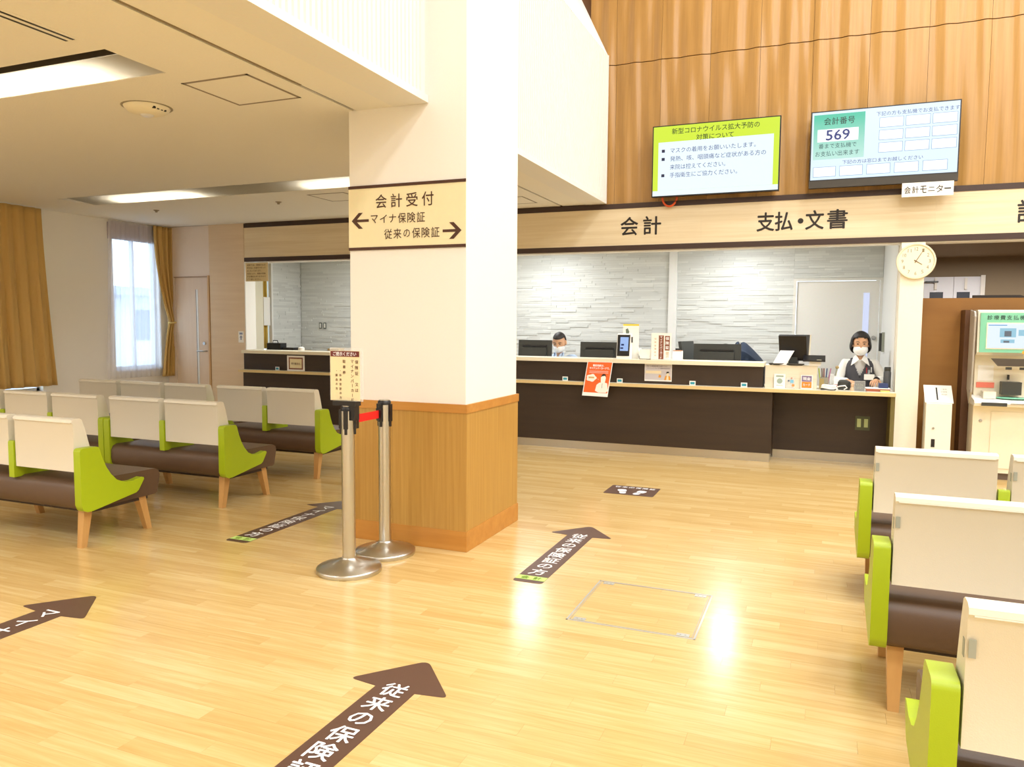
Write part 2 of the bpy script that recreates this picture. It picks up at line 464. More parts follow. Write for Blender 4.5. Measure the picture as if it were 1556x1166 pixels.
# ceiling sensor
t = empty('ceiling_light', (-4.35, 4.03, CZ), R(0))
bm = bmesh.new(); lathe(bm, [(0, -.055), (.07, -.053), (.12, -.035), (.145, -.012), (.148, 0)], seg=32)
link('cover', bm, CREAMP, t, smooth=True)
bm = bmesh.new(); lathe(bm, [(0, -.064), (.035, -.062), (.045, -.054), (.045, -.050)], seg=20); link('lens', bm, mat('frosted_lens', 'e6e6ea', .3), t, smooth=True)
for k in range(4): link('vent_hole', bx(.11, .128, -.06+k*.03, -.045+k*.03, -.032, -.018), BLACK, t)
bm = bmesh.new(); lathe(bm, [(.15, -.003), (.162, -.003), (.165, 0)], seg=32); link('rim', bm, mat('grey_rim', '9a917c', .6), t)
tag(t, 'round cream emergency light with small black vents on the left ceiling', 'light')
for x, y, l in ((-8.2, 7.7, 'tiny round sprinkler head in the ceiling near the far window'), (-6.2, 7.68, 'tiny round sprinkler head in the ceiling right of centre beyond the light slot')):
    bm = bmesh.new(); lathe(bm, [(0, -.03), (.014, -.03), (.018, -.014), (.035, -.006), (.04, 0)], seg=16)
    o = link('sprinkler_head', bm, mat('sprinkler_metal', '94866f', .5), None, smooth=True, loc=(x, y, CZ)); tag(o, l, 'sprinkler')

# bulkhead: fluted white panels
bulk = struct(link('wall_bulkhead', bx(HX-.25, HX-.022, -6, WY, CZ, 4.75), PLAST))
def ribs(ya, yb):
    bm = bmesh.new(); p = .048; y = ya; pts = [(HX-.022, ya)]
    n = int((yb-ya)/p)
    for i in range(n):
        a = ya+i*p
        pts += [(HX-.018, a+.004), (HX, a+.011), (HX, a+p-.011), (HX-.018, a+p-.004)]
    pts += [(HX-.022, ya+n*p), ]
    prism(bm, pts, CZ+.045, 4.75, 'Z')
    return bm
for ya, yb in ((-6, 4.6), (5.53, WY-.02)):
    o = link('fluted_panel', ribs(ya, yb), PLAST, bulk); o['kind'] = 'stuff'
struct(link('trim_8', bx(HX-.26, HX+.008, -6, 4.61, CZ-.004, CZ+.045), PLAST))
struct(link('trim_9', bx(HX-.26, HX+.008, 5.53, WY-.01, CZ-.004, CZ+.045), PLAST))
struct(link('trim_10', bx(HX-.02, HX+.006, WY-.03, WY-.004, CZ, 4.76), PLAST))
bm = bmesh.new(); prism(bm, [(HX, 4.75), (HX-.02, 4.75), (HX-1.2, HT), (HX-1.1, HT)], -6, WY, 'Y')
struct(link('wall_slope', bm, WHITE))
# hall shell
struct(link('ceiling_hall', bx(HX-1.4, 7.2, -6.2, WY+.1, HT, HT+.1), PLAST))
struct(link('wall_right', bx(7, 7.2, -6.2, WY, 0, HT), WHITE))
struct(link('wall_rear', bx(XL-.2, 7.2, -6.2, -6, 0, HT), WHITE))
# left wall with two openings
W1 = (5.6, 7.05, .62, 2.85); W2 = (8.2, 9.02, .84, 2.85)
bm = bmesh.new()
for a in ((-6.2, W1[0], 0, T), (W1[1], W2[0], 0, T), (W2[1], WY+.3, 0, T), (W1[0], W1[1], 0, W1[2]), (W1[0], W1[1], W1[3], T), (W2[0], W2[1], 0, W2[2]), (W2[0], W2[1], W2[3], T)):
    box(bm, XL-.2, XL, *a)
struct(link('wall_left', bm, WHITE))
WFR = mat('window_frame_white', 'dcdbe2', .4)
for n, (y0, y1, z0, z1) in enumerate((W1, W2)):
    t = empty('window_%d' % (n+1), (XL-.1, 0, 0)); struct(t)
    bm = bmesh.new(); e = .04
    ym = (y0+y1)/2
    for a in ((y0, y0+e, z0, z1), (y1-e, y1, z0, z1), (y0, y1, z0, z0+e), (y0, y1, z1-e, z1), (ym-.02, ym+.02, z0, z1)):
        box(bm, -.03, .03, *a)
    link('window_frame', bm, WFR, t)
    link('pane', bx(-.004, .004, y0+e, ym-.02, z0+e, z1-e), GLASS, t)
    link('pane', bx(-.004, .004, ym+.02, y1-e, z0+e, z1-e), GLASS, t)
    link('window_sill', bx(.0, .13, y0-.03, y1+.03, z0-.025, z0), WFR, t)
# neighbour building outside
t = empty('neighbour_building', (-19, 16, 0))
link('wall', bx(-2, 0, -8, 9, 0, 2.3), mat('neighbour_wall', 'd9dee8', .8), t)
link('roof', bx(-2.2, .5, -8.4, 9.4, 2.3, 2.55), mat('neighbour_roof', 'a9b3c6', .7), t)
for k in range(6): link('window', bx(.0, .04, -7+k*2.6, -5.6+k*2.6, 1.0, 1.9), mat('neighbour_window', '6f7c94', .3), t)
tag(t, 'low grey-blue building seen through the sheer curtain of the far window', 'building')
struct(link('ground', bx(-40, XL-.2, -15, 40, -.5, -.4), mat('outside_ground', 'a9aeb2', .9)))
bm = bmesh.new(); bm2 = bx(XL+.001, XL+.024, 8.12, 9.02, 2.74, 2.98); bm.free()
o = link('roller_blind', bm2, mat('lavender_band', 'b4a9b4', .8)); tag(o, 'lavender-grey blind at the top of the far window', 'band')  # lavender-grey band across the window head

# curtains
def drape(y0f, y1f, z0, z1, x, amp, nf, n=90, nz=24):
    """surface: y between y0f(t) and y1f(t) with folds; thickness by solidify"""
    bm = bmesh.new(); g = []
    for j in range(nz+1):
        tt = j/nz; z = z1+(z0-z1)*tt; a, b = y0f(tt), y1f(tt)
        row = []
        for i in range(n+1):
            u = i/n; ph = 2*math.pi*nf*u
            y = a+(b-a)*u
            am = amp(tt) if callable(amp) else amp
            xx = x+am*(math.sin(ph)+.35*math.sin(2.3*ph+1.1*tt*3))
            row.append(bm.verts.new((xx, y+.004*math.sin(5*ph), z)))
        g.append(row)
    for j in range(nz):
        for i in range(n):
            bm.faces.new((g[j][i], g[j][i+1], g[j+1][i+1], g[j+1][i]))
    return bm
def solid(o, th):
    md = o.modifiers.new('solidify', 'SOLIDIFY'); md.thickness = th; return o
o = link('curtain', drape(lambda t: 5.5, lambda t: 7.05+.13*t**1.3, .69, CZ-.01, XL+.10, lambda t: .016+.014*t, 9, 120), CURT, smooth=True)
solid(o, .004); tag(o, 'wide ochre curtain hanging at the left edge over the near window', 'curtain')
def c_l(t):
    z = CZ+(0.70-CZ)*t
    if z > 1.54: s = (CZ-z)/(CZ-1.54); return 8.84+.27*s**2.2
    s = (1.54-z)/(1.54-.7); return 9.11-.17*s**.6
def c_r(t):
    z = CZ+(0.70-CZ)*t
    if z > 1.54: s = (CZ-z)/(CZ-1.54); return 9.36-.10*s
    s = (1.54-z)/(1.54-.7); return 9.26+.0*s
t = empty('tied_curtain', (0, 0, 0))
o = link('drape', drape(c_l, c_r, .70, CZ-.01, XL+.11, lambda t: .028, 5, 70, 40), CURT, t, smooth=True); solid(o, .004)
bm = bmesh.new(); tube(bm, [(XL+.11+.055*math.cos(a), 9.185+.085*math.sin(a), 1.54+.01*math.sin(a)) for a in [2*math.pi*i/24 for i in range(24)]], .016, 8, True)
link('tie_band', bm, mat('curtain_tie', 'd8c07a', .8), t, smooth=True)
tag(t, 'ochre curtain tied back at the right side of the far window', 'curtain')
o = link('sheer_curtain', drape(lambda t: 8.10-.1*t, lambda t: 9.0, .71, CZ-.01, XL+.05, .012, 11, 110, 10), SHEER, smooth=True)
tag(o, 'white translucent sheer curtain covering the far window', 'curtain')

# ---- column
CX = (-3.11, -2.205); CY = (4.615, 5.525)
col = struct(empty('column'))
link('shaft', bx(CX[0], CX[1], CY[0], CY[1], 0.02, HT), WHITE, col)
o = 0.012
for a in ((CX[0]-o, CX[1]+o, CY[0]-o, CY[0]), (CX[0]-o, CX[1]+o, CY[1], CY[1]+o), (CX[0]-o, CX[0], CY[0], CY[1]), (CX[1], CX[1]+o, CY[0], CY[1])):
    link('wood_panel', bx(*a, .14, .95), OAK, col)
o = .018
OAKH = wood('oak_trim', 'b4792f', 'c88f43', 'X', 7, 12, .42)
for a in ((CX[0]-o, CX[1]+o, CY[0]-o, CY[0]+.002), (CX[0]-o, CX[1]+o, CY[1], CY[1]+o), (CX[0]-o, CX[0], CY[0], CY[1]), (CX[1], CX[1]+o, CY[0], CY[1])):
    link('skirting', bx(*a, 0.001, .14), OAKH, col)
    link('rail', bx(*a, .95, 1.008), OAKH, col, bevel=.002, seg=1)

# ---- front wall: sign beam, wavy wood wall
beam = struct(empty('trim_11'))
SZ0, SZ1 = 2.447, 3.008
x0 = -8.03
k = 0
xs = [x0, -5.9, -3.75, -1.35, 1.05, 3.45, 7.0]
for a, b in zip(xs, xs[1:]):
    link('maple_panel', bx(a+.0002, b-.0002, WY, WY+.22, SZ0+.062, SZ1-.06), MAPLE, beam)
link('top_band', bx(x0, 7, WY-.006, WY+.22, SZ1-.06, SZ1), DARKB, beam)
link('bottom_band', bx(x0, 7, WY-.006, WY+.22, SZ0, SZ0+.062), DARKB, beam)
link('soffit_strip', bx(x0, 7, WY+.02, WY+.2, SZ0-.012, SZ0), PLAST, beam)
struct(link('wall_front', bx(XL, 7.2, WY+.06, WY+.22, SZ1, HT), mat('dark_backing', '6b4520', .8)))
# left parts of the front wall
bm = bmesh.new(); box(bm, XL, -9.43, WY+.02, WY+.2, 0, CZ); box(bm, -8.735, -8.70, WY+.02, WY+.2, 0, CZ); box(bm, -9.43, -8.735, WY+.02, WY+.2, 2.245, CZ)
struct(link('wall_corner', bm, mat('pale_pinkish_wall', 'ead9c6', .7, bump=(150, .1))))
struct(link('wall_panel', bx(-8.70, -8.03, WY-.005, WY+.2, 0, CZ), PINKW))
bm = bmesh.new(); box(bm, -8.03, -8.015, WY-.01, WY+.21, 1.14, SZ0)
struct(link('trim_12', bm, PLAST))
d = struct(empty('door_1', (-8.735, WY+.03, 0)))
link('door_leaf', bx(-.69, -.008, 0, .04, .01, 2.235), DOORW, d)
link('door_frame', bx(-.005, .025, -.045, .03, 0, 2.26), mat('door_frame_tan', 'd2a873', .5), d)
link('door_head', bx(-.69, .025, -.03, .02, 2.236, 2.25), mat('door_gap', 'a98a6c', .5), d)
link('glass_slot', bx(-.268, -.235, -.004, .01, .45, 2.05), mat('slot_glass', 'e8e6df', .2), d)
link('slot_edge', bx(-.275, -.268, -.006, .01, .45, 2.05), mat('slot_dark', '5c6468', .3), d)
bm = bmesh.new(); lathe(bm, [(0, 0), (.024, 0), (.024, .02), (0, .02)], seg=16); bm.transform(Matrix.Rotation(R(90), 4, 'X'))
link('lock', bm, SILV, d, loc=(-.12, -.0, 1.22))
bm = bmesh.new(); tube(bm, [(-.08, 0, 1.10), (-.08, -.05, 1.10), (-.12, -.055, 1.10), (-.23, -.055, 1.10)], .011, 10)
bm2 = bm; link('handle', bm2, SILV, d, smooth=True)
# wavy wooden wall panels
joints = [-2.72, -2.399, -1.857, -1.30, -.752, -.203, .359]
while joints[-1] < 6.9: joints.append(joints[-1]+.556)
joints[-1] = 6.99
wavew = struct(empty('wall_wood'))
def wave(x, z):
    s = math.sin(2*math.pi*(x/.31+.35*math.sin(z*.9+x*.7))+.9*math.sin(x*2.1))
    s2 = math.sin(2*math.pi*(x/.17+.25*math.sin(z*1.3+1.0))+1.7*math.sin(x*3.3+.4))
    return .0105*s+.0065*s2
for a, b in zip(joints, joints[1:]):
    for (z0, z1) in ((SZ1, 4.645), (4.655, 6.98)):
        bm = bmesh.new(); nx = 20; nz = 14; g = []
        for j in range(nz+1):
            z = z0+(z1-z0)*j/nz
            g.append([bm.verts.new((a+.0015+(b-a-.003)*i/nx, WY+.020-wave(a+(b-a)*i/nx, z), z)) for i in range(nx+1)])
        for j in range(nz):
            for i in range(nx): bm.faces.new((g[j][i], g[j][i+1], g[j+1][i+1], g[j+1][i]))
        # sides back to the wall
        edge = [g[0][i] for i in range(nx+1)]+[g[j][nx] for j in range(1, nz+1)]+[g[nz][i] for i in range(nx-1, -1, -1)]+[g[j][0] for j in range(nz-1, 0, -1)]
        back = [bm.verts.new((v.co.x, WY+.055, v.co.z)) for v in edge]
        n = len(edge)
        for i in range(n): bm.faces.new((edge[i], edge[(i+1) % n], back[(i+1) % n], back[i]))
        link('wood_panel', bm, WAVE, wavew, smooth=True)

# ---- office shell behind the counter
BY = 11.5
struct(link('ceiling_office', bx(-9.2, 1.0, WY+.22, BY+.2, 2.75, 2.85), OFFW))
back = struct(link('wall_office', bx(-9.0, -3.2, BY, BY+.15, 0, 2.76), TILEB))
struct(link('wall_office_recess', bx(-3.2, -2.03, BY, BY+.15, 0, 2.76), TILEB))
bm = bmesh.new(); box(bm, -2.03, -.39, BY, BY+.15, 0, 2.76); box(bm, -.39, .8, BY, BY+.15, 2.215, 2.76)
struct(link('wall_office_right', bm, TILEB))
sidew = struct(link('wall_office_left', bx(-8.97, -8.83, 10.72, BY, 0, 2.76), TILEB))
struct(link('wall_office_end', bx(-8.97, -8.83, 9.3, 10.50, 0, 2.76), mat('cream_end_wall', 'f2ecd4', .7)))
struct(link('trim_13', bx(-8.86, -8.80, 10.68, 10.72, 0, 2.76), OFFW))
struct(link('wall_office_side', bx(.735, .80, WY+.24, BY, 0, 2.76), OFFW))
def strips(parent, x0, x1, y, z0=1.0, z1=2.745, axis='X'):
    bm = bmesh.new(); z = z0; H = .034
    while z < z1-.01:
        x = x0-random.random()*.3
        while x < x1:
            L_ = random.choice((.22, .34, .48)); a, b = max(x, x0), min(x+L_, x1)
            if b-a > .01:
                t = random.choice((.003, .006, .010, .014))
                if axis == 'X': box(bm, a+.0006, b-.0006, y-t, y, z+.0006, min(z+H, z1)-.0006)
                else: box(bm, y, y+t, a+.0006, b-.0006, z+.0006, min(z+H, z1)-.0006)
            x += L_
        z += H
    o = link('relief_tiles', bm, TILE, parent); o['kind'] = 'stuff'
strips(back, -8.8, -4.0, BY)
strips(bpy.data.objects['wall_office_recess'], -4.0, -2.14, BY)
strips(bpy.data.objects['wall_office_right'], -2.02, -.40, BY)
strips(bpy.data.objects['wall_office_right'], -.40, .73, BY, 2.22)
strips(sidew, 10.72, BY, -8.83, axis='Y')
struct(link('trim_14', bx(-2.14, -2.02, BY-.06, BY, 0, 2.75), OFFW))
d = struct(empty('door_2', (0, BY, 0)))
bm = bmesh.new()
for a in ((-.40, -.36, 0, 2.215), (.70, .735, 0, 2.215), (-.36, .70, 2.18, 2.215)): box(bm, a[0], a[1], -.03, .05, a[2], a[3])
link('door_frame', bm, mat('door_frame_white', 'e9e8e0', .5), d)
link('door_leaf', bx(-.355, .695, 0.005, .045, .005, 2.175), GDOOR, d)
link('glass_slot', bx(.50, .575, -.004, .02, .7, 2.01), screen('lit_slot_glass', 'd5defb', .6), d)
bm = bmesh.new(); lathe(bm, [(0, 0), (.03, 0), (.03, .015), (.018, .03), (.024, .05), (0, .06)], seg=16); bm.transform(Matrix.Rotation(R(90), 4, 'X'))
link('door_knob', bm, SILV, d, smooth=True, loc=(.645, 0, 1.40))

# alcove at the right
struct(link('pillar', bx(.745, .97, WY+.0, WY+.24, 0, SZ0-.001), mat('pillar_cream', 'f7f0dd', .6)))
struct(link('ceiling_alcove', bx(.8, 7.2, WY+.22, 14.2, 2.66, 2.75), GREYC))
struct(link('wall_alcove_back', bx(.8, 7.2, 14.0, 14.2, 0, 2.7), GREYC))
struct(link('wall_alcove_side', bx(7.0, 7.2, WY, 14.2, 0, 2.7), GREYC))
struct(link('wall_alcove_left', bx(.80, .86, WY+.24, 14, 0, 2.7), GREYC))
part = struct(link('wall_partition', bx(.90, 6.9, 9.60, 9.68, 0, 1.87), ORANGE))
d = struct(empty('door_3', (0, 13.98, 0)))
DW = mat('white_grey_door', 'e4e6ee', .5)
link('door_leaf', bx(1.20, 1.90, -.03, 0, 0, 2.35), DW, d)
link('door_leaf', bx(1.905, 2.27, -.03, 0, 0, 2.35), DW, d)
link('door_frame', bx(2.27, 2.33, -.06, 0, 0, 2.37), PLAST, d)
for a, b in ((1.57, 1.76), (1.95, 2.13)): link('door_window', bx(a, b, -.035, -.02, 1.5, 2.11), mat('dark_window', '3b4250', .2), d)
for a in (1.63, 2.05): link('pull_bar', bx(a, a+.035, -.06, -.03, 2.15, 2.33), PLAST, d)
link('door_closer', bx(1.50, 1.68, -.09, -.03, 2.26, 2.285), BLACK, d)
o = link('serving_tray', pr_([(1.50, 1.871), (2.02, 1.871), (1.94, 1.90), (1.50, 1.90)], 9.62, 9.66, 'Y'), mat('very_dark_brown', '2a211c', .5))
tag(o, 'flat dark board lying on top of the amber wooden partition', 'board')

# ================================================================== COUNTER
ctr = empty('reception_counter', (0, 0, 0))
link('lower_panel', bx(-8.03, -.50, 9.08, 9.13, .10, .81), ESP, ctr)
link('side_return', bx(-.52, -.50, 9.13, 9.47, .10, .81), ESP, ctr)
link('recessed_panel', bx(-.50, .742, 9.45, 9.50, .10, .81), ESP, ctr)
link('end_edge', bx(.70, .742, 9.02, 9.45, .0, .81), mat('olive_edge', '6e6434', .5), ctr)
link('kick_plate', bx(-8.03, -.515, 9.10, 9.12, .0, .10), STEELK, ctr)
link('kick_plate', bx(-.50, .742, 9.47, 9.49, .0, .10), STEELK, ctr)
link('kick_plate', bx(-.525, -.515, 9.12, 9.47, .0, .10), STEELK, ctr)
link('upper_panel', bx(-8.03, -.61, 9.10, 9.14, .85, 1.09), ESP, ctr)
link('inner_panel', bx(-8.03, -.61, 9.14, 9.38, .85, 1.09), ESP, ctr)
link('raised_top', bx(-8.03, -.60, 9.045, 9.42, 1.09, 1.135), SLAB, ctr, bevel=.003, seg=1)
tag(ctr, 'long espresso-brown reception counter with steel kick plate under the signboard', 'counter')
wt = link('worktop', bx(-8.03, .743, 8.975, 9.72, .812, .85), mat('pale_worktop', 'e9e2cc', .35))
link('edge_band', bx(-8.03, .743, 8.970, 8.976, .812, .85), EDGE, wt)
tag(wt, 'pale worktop with maple edge running the whole length of the dark counter', 'worktop')
dk = empty('office_desk', (0, 0, 0))
link('desktop', bx(-8.7, .70, 9.725, 10.1, .78, .82), OFFW, dk)
for x in (-8.6, -6, -3.4, -.8, .6): link('leg', bx(x, x+.04, 9.8, 9.84, 0, .78), GREYP, dk)
tag(dk, 'white desk standing behind the reception counter', 'desk')

# small stickers on the ledge (blue card)
for k, (x, z) in enumerate(((-7.38, .862), (-2.955, .862), (-2.26, .862), (-1.39, .862), (-.81, .862))):
    t = empty('card_stand', (x, 9.055, .851))
    link('card', bx(-.035, .035, 0, .004, 0, .052), PAPER, t)
    fr = frameY(0, -.001, .026); bm = bmesh.new(); quad(bm, 0, 0, .05, .028, fr); flat('blue_print', bm, mat('blue_print', '2f9bb0', .5), t)
    tag(t, ['small white and blue card on the ledge below the framed notice at the left window', 'small white and blue card on the ledge left of the orange poster',
            'small white and blue card on the ledge between the two posters', 'small white and blue card on the ledge right of the lavender poster',
            'small white and blue card on the ledge at the right end of the raised counter'][k], 'card', 'blue cards on the counter ledge')

# outlet on recessed panel
t = empty('wall_outlet', (.455, 9.448, .46))
link('plate', bx(-.075, .075, -.006, 0, -.08, .08), mat('olive_plate', '4c5236', .5), t)
for s in (-1, 1): link('socket', bx(s*.036-.02, s*.036+.02, -.010, -.006, -.045, .05), mat('pale_green_socket', 'b9c88c', .5), t)
tag(t, 'double socket plate with pale green inserts on the dark counter front', 'outlet')
for x, l in ((-8.38, 'left small switch plate on the tiled office wall'), (-8.285, 'right small switch plate on the tiled office wall')):
    t = empty('switch_plate', (x, BY-.02, 1.50))
    link('plate', bx(-.026, .026, -.006, 0, -.055, .055), mat('switch_dark', '5b6258', .5), t)
    link('rocker', bx(-.013, .013, -.009, -.006, -.04, .04), PAPER, t)
    tag(t, l, 'switch')

# ================================================================== SIGNS
def sign_text(parent, items, frame, m, name='lettering'):
    bm = bmesh.new()
    for it in items: put_text(bm, *it[:5], frame, *(it[5:] or ()))
    return flat(name, bm, m, parent)
# lettering of the beam
fr = frameY(0, WY-.0015, 0)
for body, cx, wid in (('会', -2.215, .21), ('計', -1.93, .21)):
    pass
bm = bmesh.new()
put_text(bm, '会', -2.20, 2.735, .21, .215, fr, .012); put_text(bm, '計', -1.925, 2.735, .21, .215, fr, .012)
o = flat('sign_lettering', bm, INKB); tag(o, 'dark pair of large characters at the left on the maple signboard', 'lettering')
bm = bmesh.new()
for ch, cx_, w_ in (('支', -.64, .185), ('払', -.445, .185), ('文', -.125, .185), ('書', .105, .20)): put_text(bm, ch, cx_, 2.72, w_, .205, fr, .014)
poly(bm, [(-.270+.03*math.cos(2*math.pi*i/20), 2.715+.03*math.sin(2*math.pi*i/20)) for i in range(20)], fr)
o = flat('sign_lettering', bm, INKB); tag(o, 'dark lettering of four characters and a dot, centred on the right signboard', 'lettering')
bm = bmesh.new(); put_text(bm, '診', 1.885, 2.72, .215, .225, fr, .012)
o = flat('sign_lettering', bm, INKB); tag(o, 'dark lettering cut off by the right edge of the signboard', 'lettering')
# column sign
t = empty('direction_sign', (-2.66, CY[0], 2.28))
link('sign_face', bx(-.455, .455, -.006, -.001, -.222, .222), CREAMSIGN, t)
link('top_line', bx(-.455, .455, -.009, -.001, .202, .222), INK, t)
link('bottom_line', bx(-.455, .455, -.009, -.001, -.222, -.202), INK, t)
fr = frameY(0, -.0075, 0)
bm = bmesh.new()
for k, ch in enumerate('会計受付'): put_text(bm, ch, -.19+k*.121, .108, .088, .092, fr, .006)
flat('lettering', bm, INK, t)
bm = bmesh.new()
for k, ch in enumerate('マイナ保険証'): put_text(bm, ch, -.245+k*.073, -.012-.002*0, .055 if k < 3 else .062, .055 if k < 3 else .068, fr, .004)
flat('lettering', bm, INK, t)
bm = bmesh.new()
for k, ch in enumerate('従来の保険証'): put_text(bm, ch, -.135+k*.073, -.117, .062 if ch != 'の' else .05, .068 if ch != 'の' else .052, fr, .004)
flat('lettering', bm, INK, t)
def arrow_glyph(bm, cx, cy, s, w_, frame):
    # s=+1 points right; chevron head with shaft
    pts = [(.07, 0), (.012, .055), (-.022, .055), (.026, .009), (-.07, .009), (-.07, -.009), (.026, -.009), (-.022, -.055), (.012, -.055)]
    pts = [(cx+s*a, cy+b) for a, b in pts]
    if s < 0: pts = pts[::-1]
    poly(bm, pts[::-1], frame)
bm = bmesh.new(); arrow_glyph(bm, -.36, -.018, -1, 1, fr); flat('arrow', bm, INK, t)
bm = bmesh.new(); arrow_glyph(bm, .355, -.112, 1, 1, fr); flat('arrow', bm, INK, t)
tag(t, 'cream direction sign with brown arrows and lettering on the white column', 'sign')

# TVs
def tv(name, x0, x1, z0, z1, y, label, chin=0, bez=.012):
    t = empty(name, ((x0+x1)/2, y, (z0+z1)/2))
    W, H = (x1-x0)/2, (z1-z0)/2
    link('housing', bx(-W, W, 0, .05, -H, H), BLACK, t, bevel=.004, seg=1)
    link('wall_bracket', bx(-W*.4, W*.4, .05, .155, -H*.4, H*.4), GREYP, t)
    s = link('screen', bx(-W+bez, W-bez, -.002, .0, -H+bez+chin, H-bez), screen('lit_screen_pale', 'd9ecfc', .68), t)
    if chin: link('speaker_bar', bx(-W, W, -.006, .0, -H, -H+chin), mat('dark_speaker_bar', '38332a', .5), t)
    tag(t, label, 'monitor')
    return t, s, W-bez, H-bez, -H+bez+chin
TY = 8.99
def at(px_, y_):  # helper for X at depth
    return px_
t, s, W, H, zb = tv('wall_tv', -1.905, -.500, 3.035, 3.842, TY, 'left wall TV with yellow-green notice screen above the signboard')
fr = frameY(0, -.0035, 0); fr2 = frameY(0, -.0045, 0)
bm = bmesh.new(); quad(bm, 0, 0, 2*W, 2*H, fr); flat('green_ground', bm, screen('lit_lime', 'd6f03c', .62), s)
bm = bmesh.new(); quad(bm, 0, -.06, 2*W*.915, 2*H*.70, frameY(0, -.0040, 0)); quad(bm, 0, -H+.028, 2*W, .056, frameY(0, -.0040, 0))
flat('text_ground', bm, screen('lit_pale_blue', 'e2f2fc', .70), s)
bm = bmesh.new()
put_text(bm, '新型コロナウイルス拡大予防の', -.0, H-.062, .96, .066, fr2, .008); put_text(bm, '対策について', 0, H-.148, .41, .062, fr2, .008)
flat('heading', bm, screen('lit_dark_green', '24502c', .35), s)
bm = bmesh.new()
ls = [('マスクの着用をお願いいたします。', .115, .94), ('発熱、咳、咽頭痛など症状がある方の', .022, 1.05), ('来院は控えてください。', -.072, .62), ('手指衛生にご協力ください。', -.163, .75)]
for body, z, wd in ls:
    bm = bmesh.new(); put_text(bm, body, -.495+wd/2, z, wd, .058, fr2, 0); flat('text_line', bm, screen('lit_blue_ink', '3f58a8', .35), s)
for z in (.115, .022, -.163):
    bm = bmesh.new(); quad(bm, -.575, z, .036, .034, fr2); flat('bullet', bm, screen('lit_dark_ink', '202a55', .4), s)
# orange cable under the left TV
bm = bmesh.new(); tube(bm, [(-1.80+.085*(1+math.cos(a)), WY-.05, 3.055+.115*math.sin(a)) for a in [math.pi+math.pi*i/14 for i in range(15)]], .012, 8)
o = link('cable_loop', bm, mat('orange_cable', 'd9541e', .5), smooth=True); tag(o, 'orange cable loop hanging under the left wall TV', 'cable')
t, s, W, H, zb = tv('wall_tv', -.195, 1.215, 3.035, 3.842, TY, 'right wall TV with payment numbers screen above the signboard', chin=.075)
fr = frameY(0, -.0035, 0); fr2 = frameY(0, -.0045, 0); fr3 = frameY(0, -.0055, 0)
gm = bpy.data.materials.new('lit_teal_gradient'); gm.use_nodes = True
N = gm.node_tree.nodes; L = gm.node_tree.links; b = N['Principled BSDF']; tc = N.new('ShaderNodeTexCoord'); sp = N.new('ShaderNodeSeparateXYZ'); cr = N.new('ShaderNodeValToRGB')
L.new(tc.outputs['Object'], sp.inputs[0]); L.new(sp.outputs['Z'], cr.inputs['Fac']); e = cr.color_ramp.elements
mr = N.new('ShaderNodeMapRange'); mr.inputs['From Min'].default_value = -.1; mr.inputs['From Max'].default_value = .33
L.new(sp.outputs['Z'], mr.inputs['Value']); L.new(mr.outputs[0], cr.inputs['Fac'])
e[0].color = lin('c2efe4'); e[1].color = lin('57cfae'); L.new(cr.outputs[0], b.inputs['Emission Color']); b.inputs['Emission Strength'].default_value = .6; b.inputs['Base Color'].default_value = (0, 0, 0, 1)
gx = -.425; gw = .50
bm = bmesh.new(); quad(bm, gx, .13, gw, .47, fr); flat('number_ground', bm, gm, s)
cells = [(gx-.01, .145, .40, .13)]+[(.075+c*.245, .235-r*.128, .215, .092) for r in range(3) for c in range(3)]+[(-.555+c*.262, -.235, .215, .095) for c in range(5)]
for n_, q_ in enumerate(cells):
    if n_:
        bm = bmesh.new(); quad(bm, q_[0], q_[1], q_[2]+.012, q_[3]+.012, fr); o = flat('cell_outline', bm, screen('lit_cell_line', 'a9cdf0', .5), s)
    bm = bmesh.new(); quad(bm, *q_, fr2); flat('number_box', bm, screen('lit_white', 'ffffff', .78), s)
bm = bmesh.new()
put_text(bm, '会計番号', gx, .292, .30, .075, fr3, .006)
flat('heading', bm, screen('lit_dark_teal', '123a32', .35), s)
bm = bmesh.new(); put_text(bm, '569', gx-.01, .146, .23, .105, fr3, .012); flat('number', bm, screen('lit_navy', '1c3690', .45), s)
bm = bmesh.new(); put_text(bm, '番まで支払機で', gx-.01, .035, .37, .052, fr3, .0); put_text(bm, 'お支払い出来ます', gx-.01, -.045, .43, .055, fr3, .0)
flat('body_text', bm, screen('lit_teal_ink', '1f565f', .4), s)
bm = bmesh.new(); put_text(bm, '下記の方も支払機でお支払できます', .31, .325, .76, .045, fr3); put_text(bm, '下記の方は窓口までお越しください', .0, -.145, .76, .042, fr3)
flat('small_text', bm, screen('lit_violet_ink', '4858a8', .4), s)
# label under the TV
t = empty('paper_label', (.945, 8.98, 2.955))
link('card', bx(-.235, .235, 0, .004, -.062, .08), PAPER, t)
bm = bmesh.new()
for k, ch in enumerate('会計モニター'): put_text(bm, ch, -.183+k*.073, .0, .06, .072 if ch not in 'ーニ' else (.012 if ch == 'ー' else .04), frameY(0, -.0015, .008), .008)
flat('lettering', bm, mat('grey_ink', '3a3634', .6), t)
tag(t, 'white paper label hanging under the right wall TV', 'label')

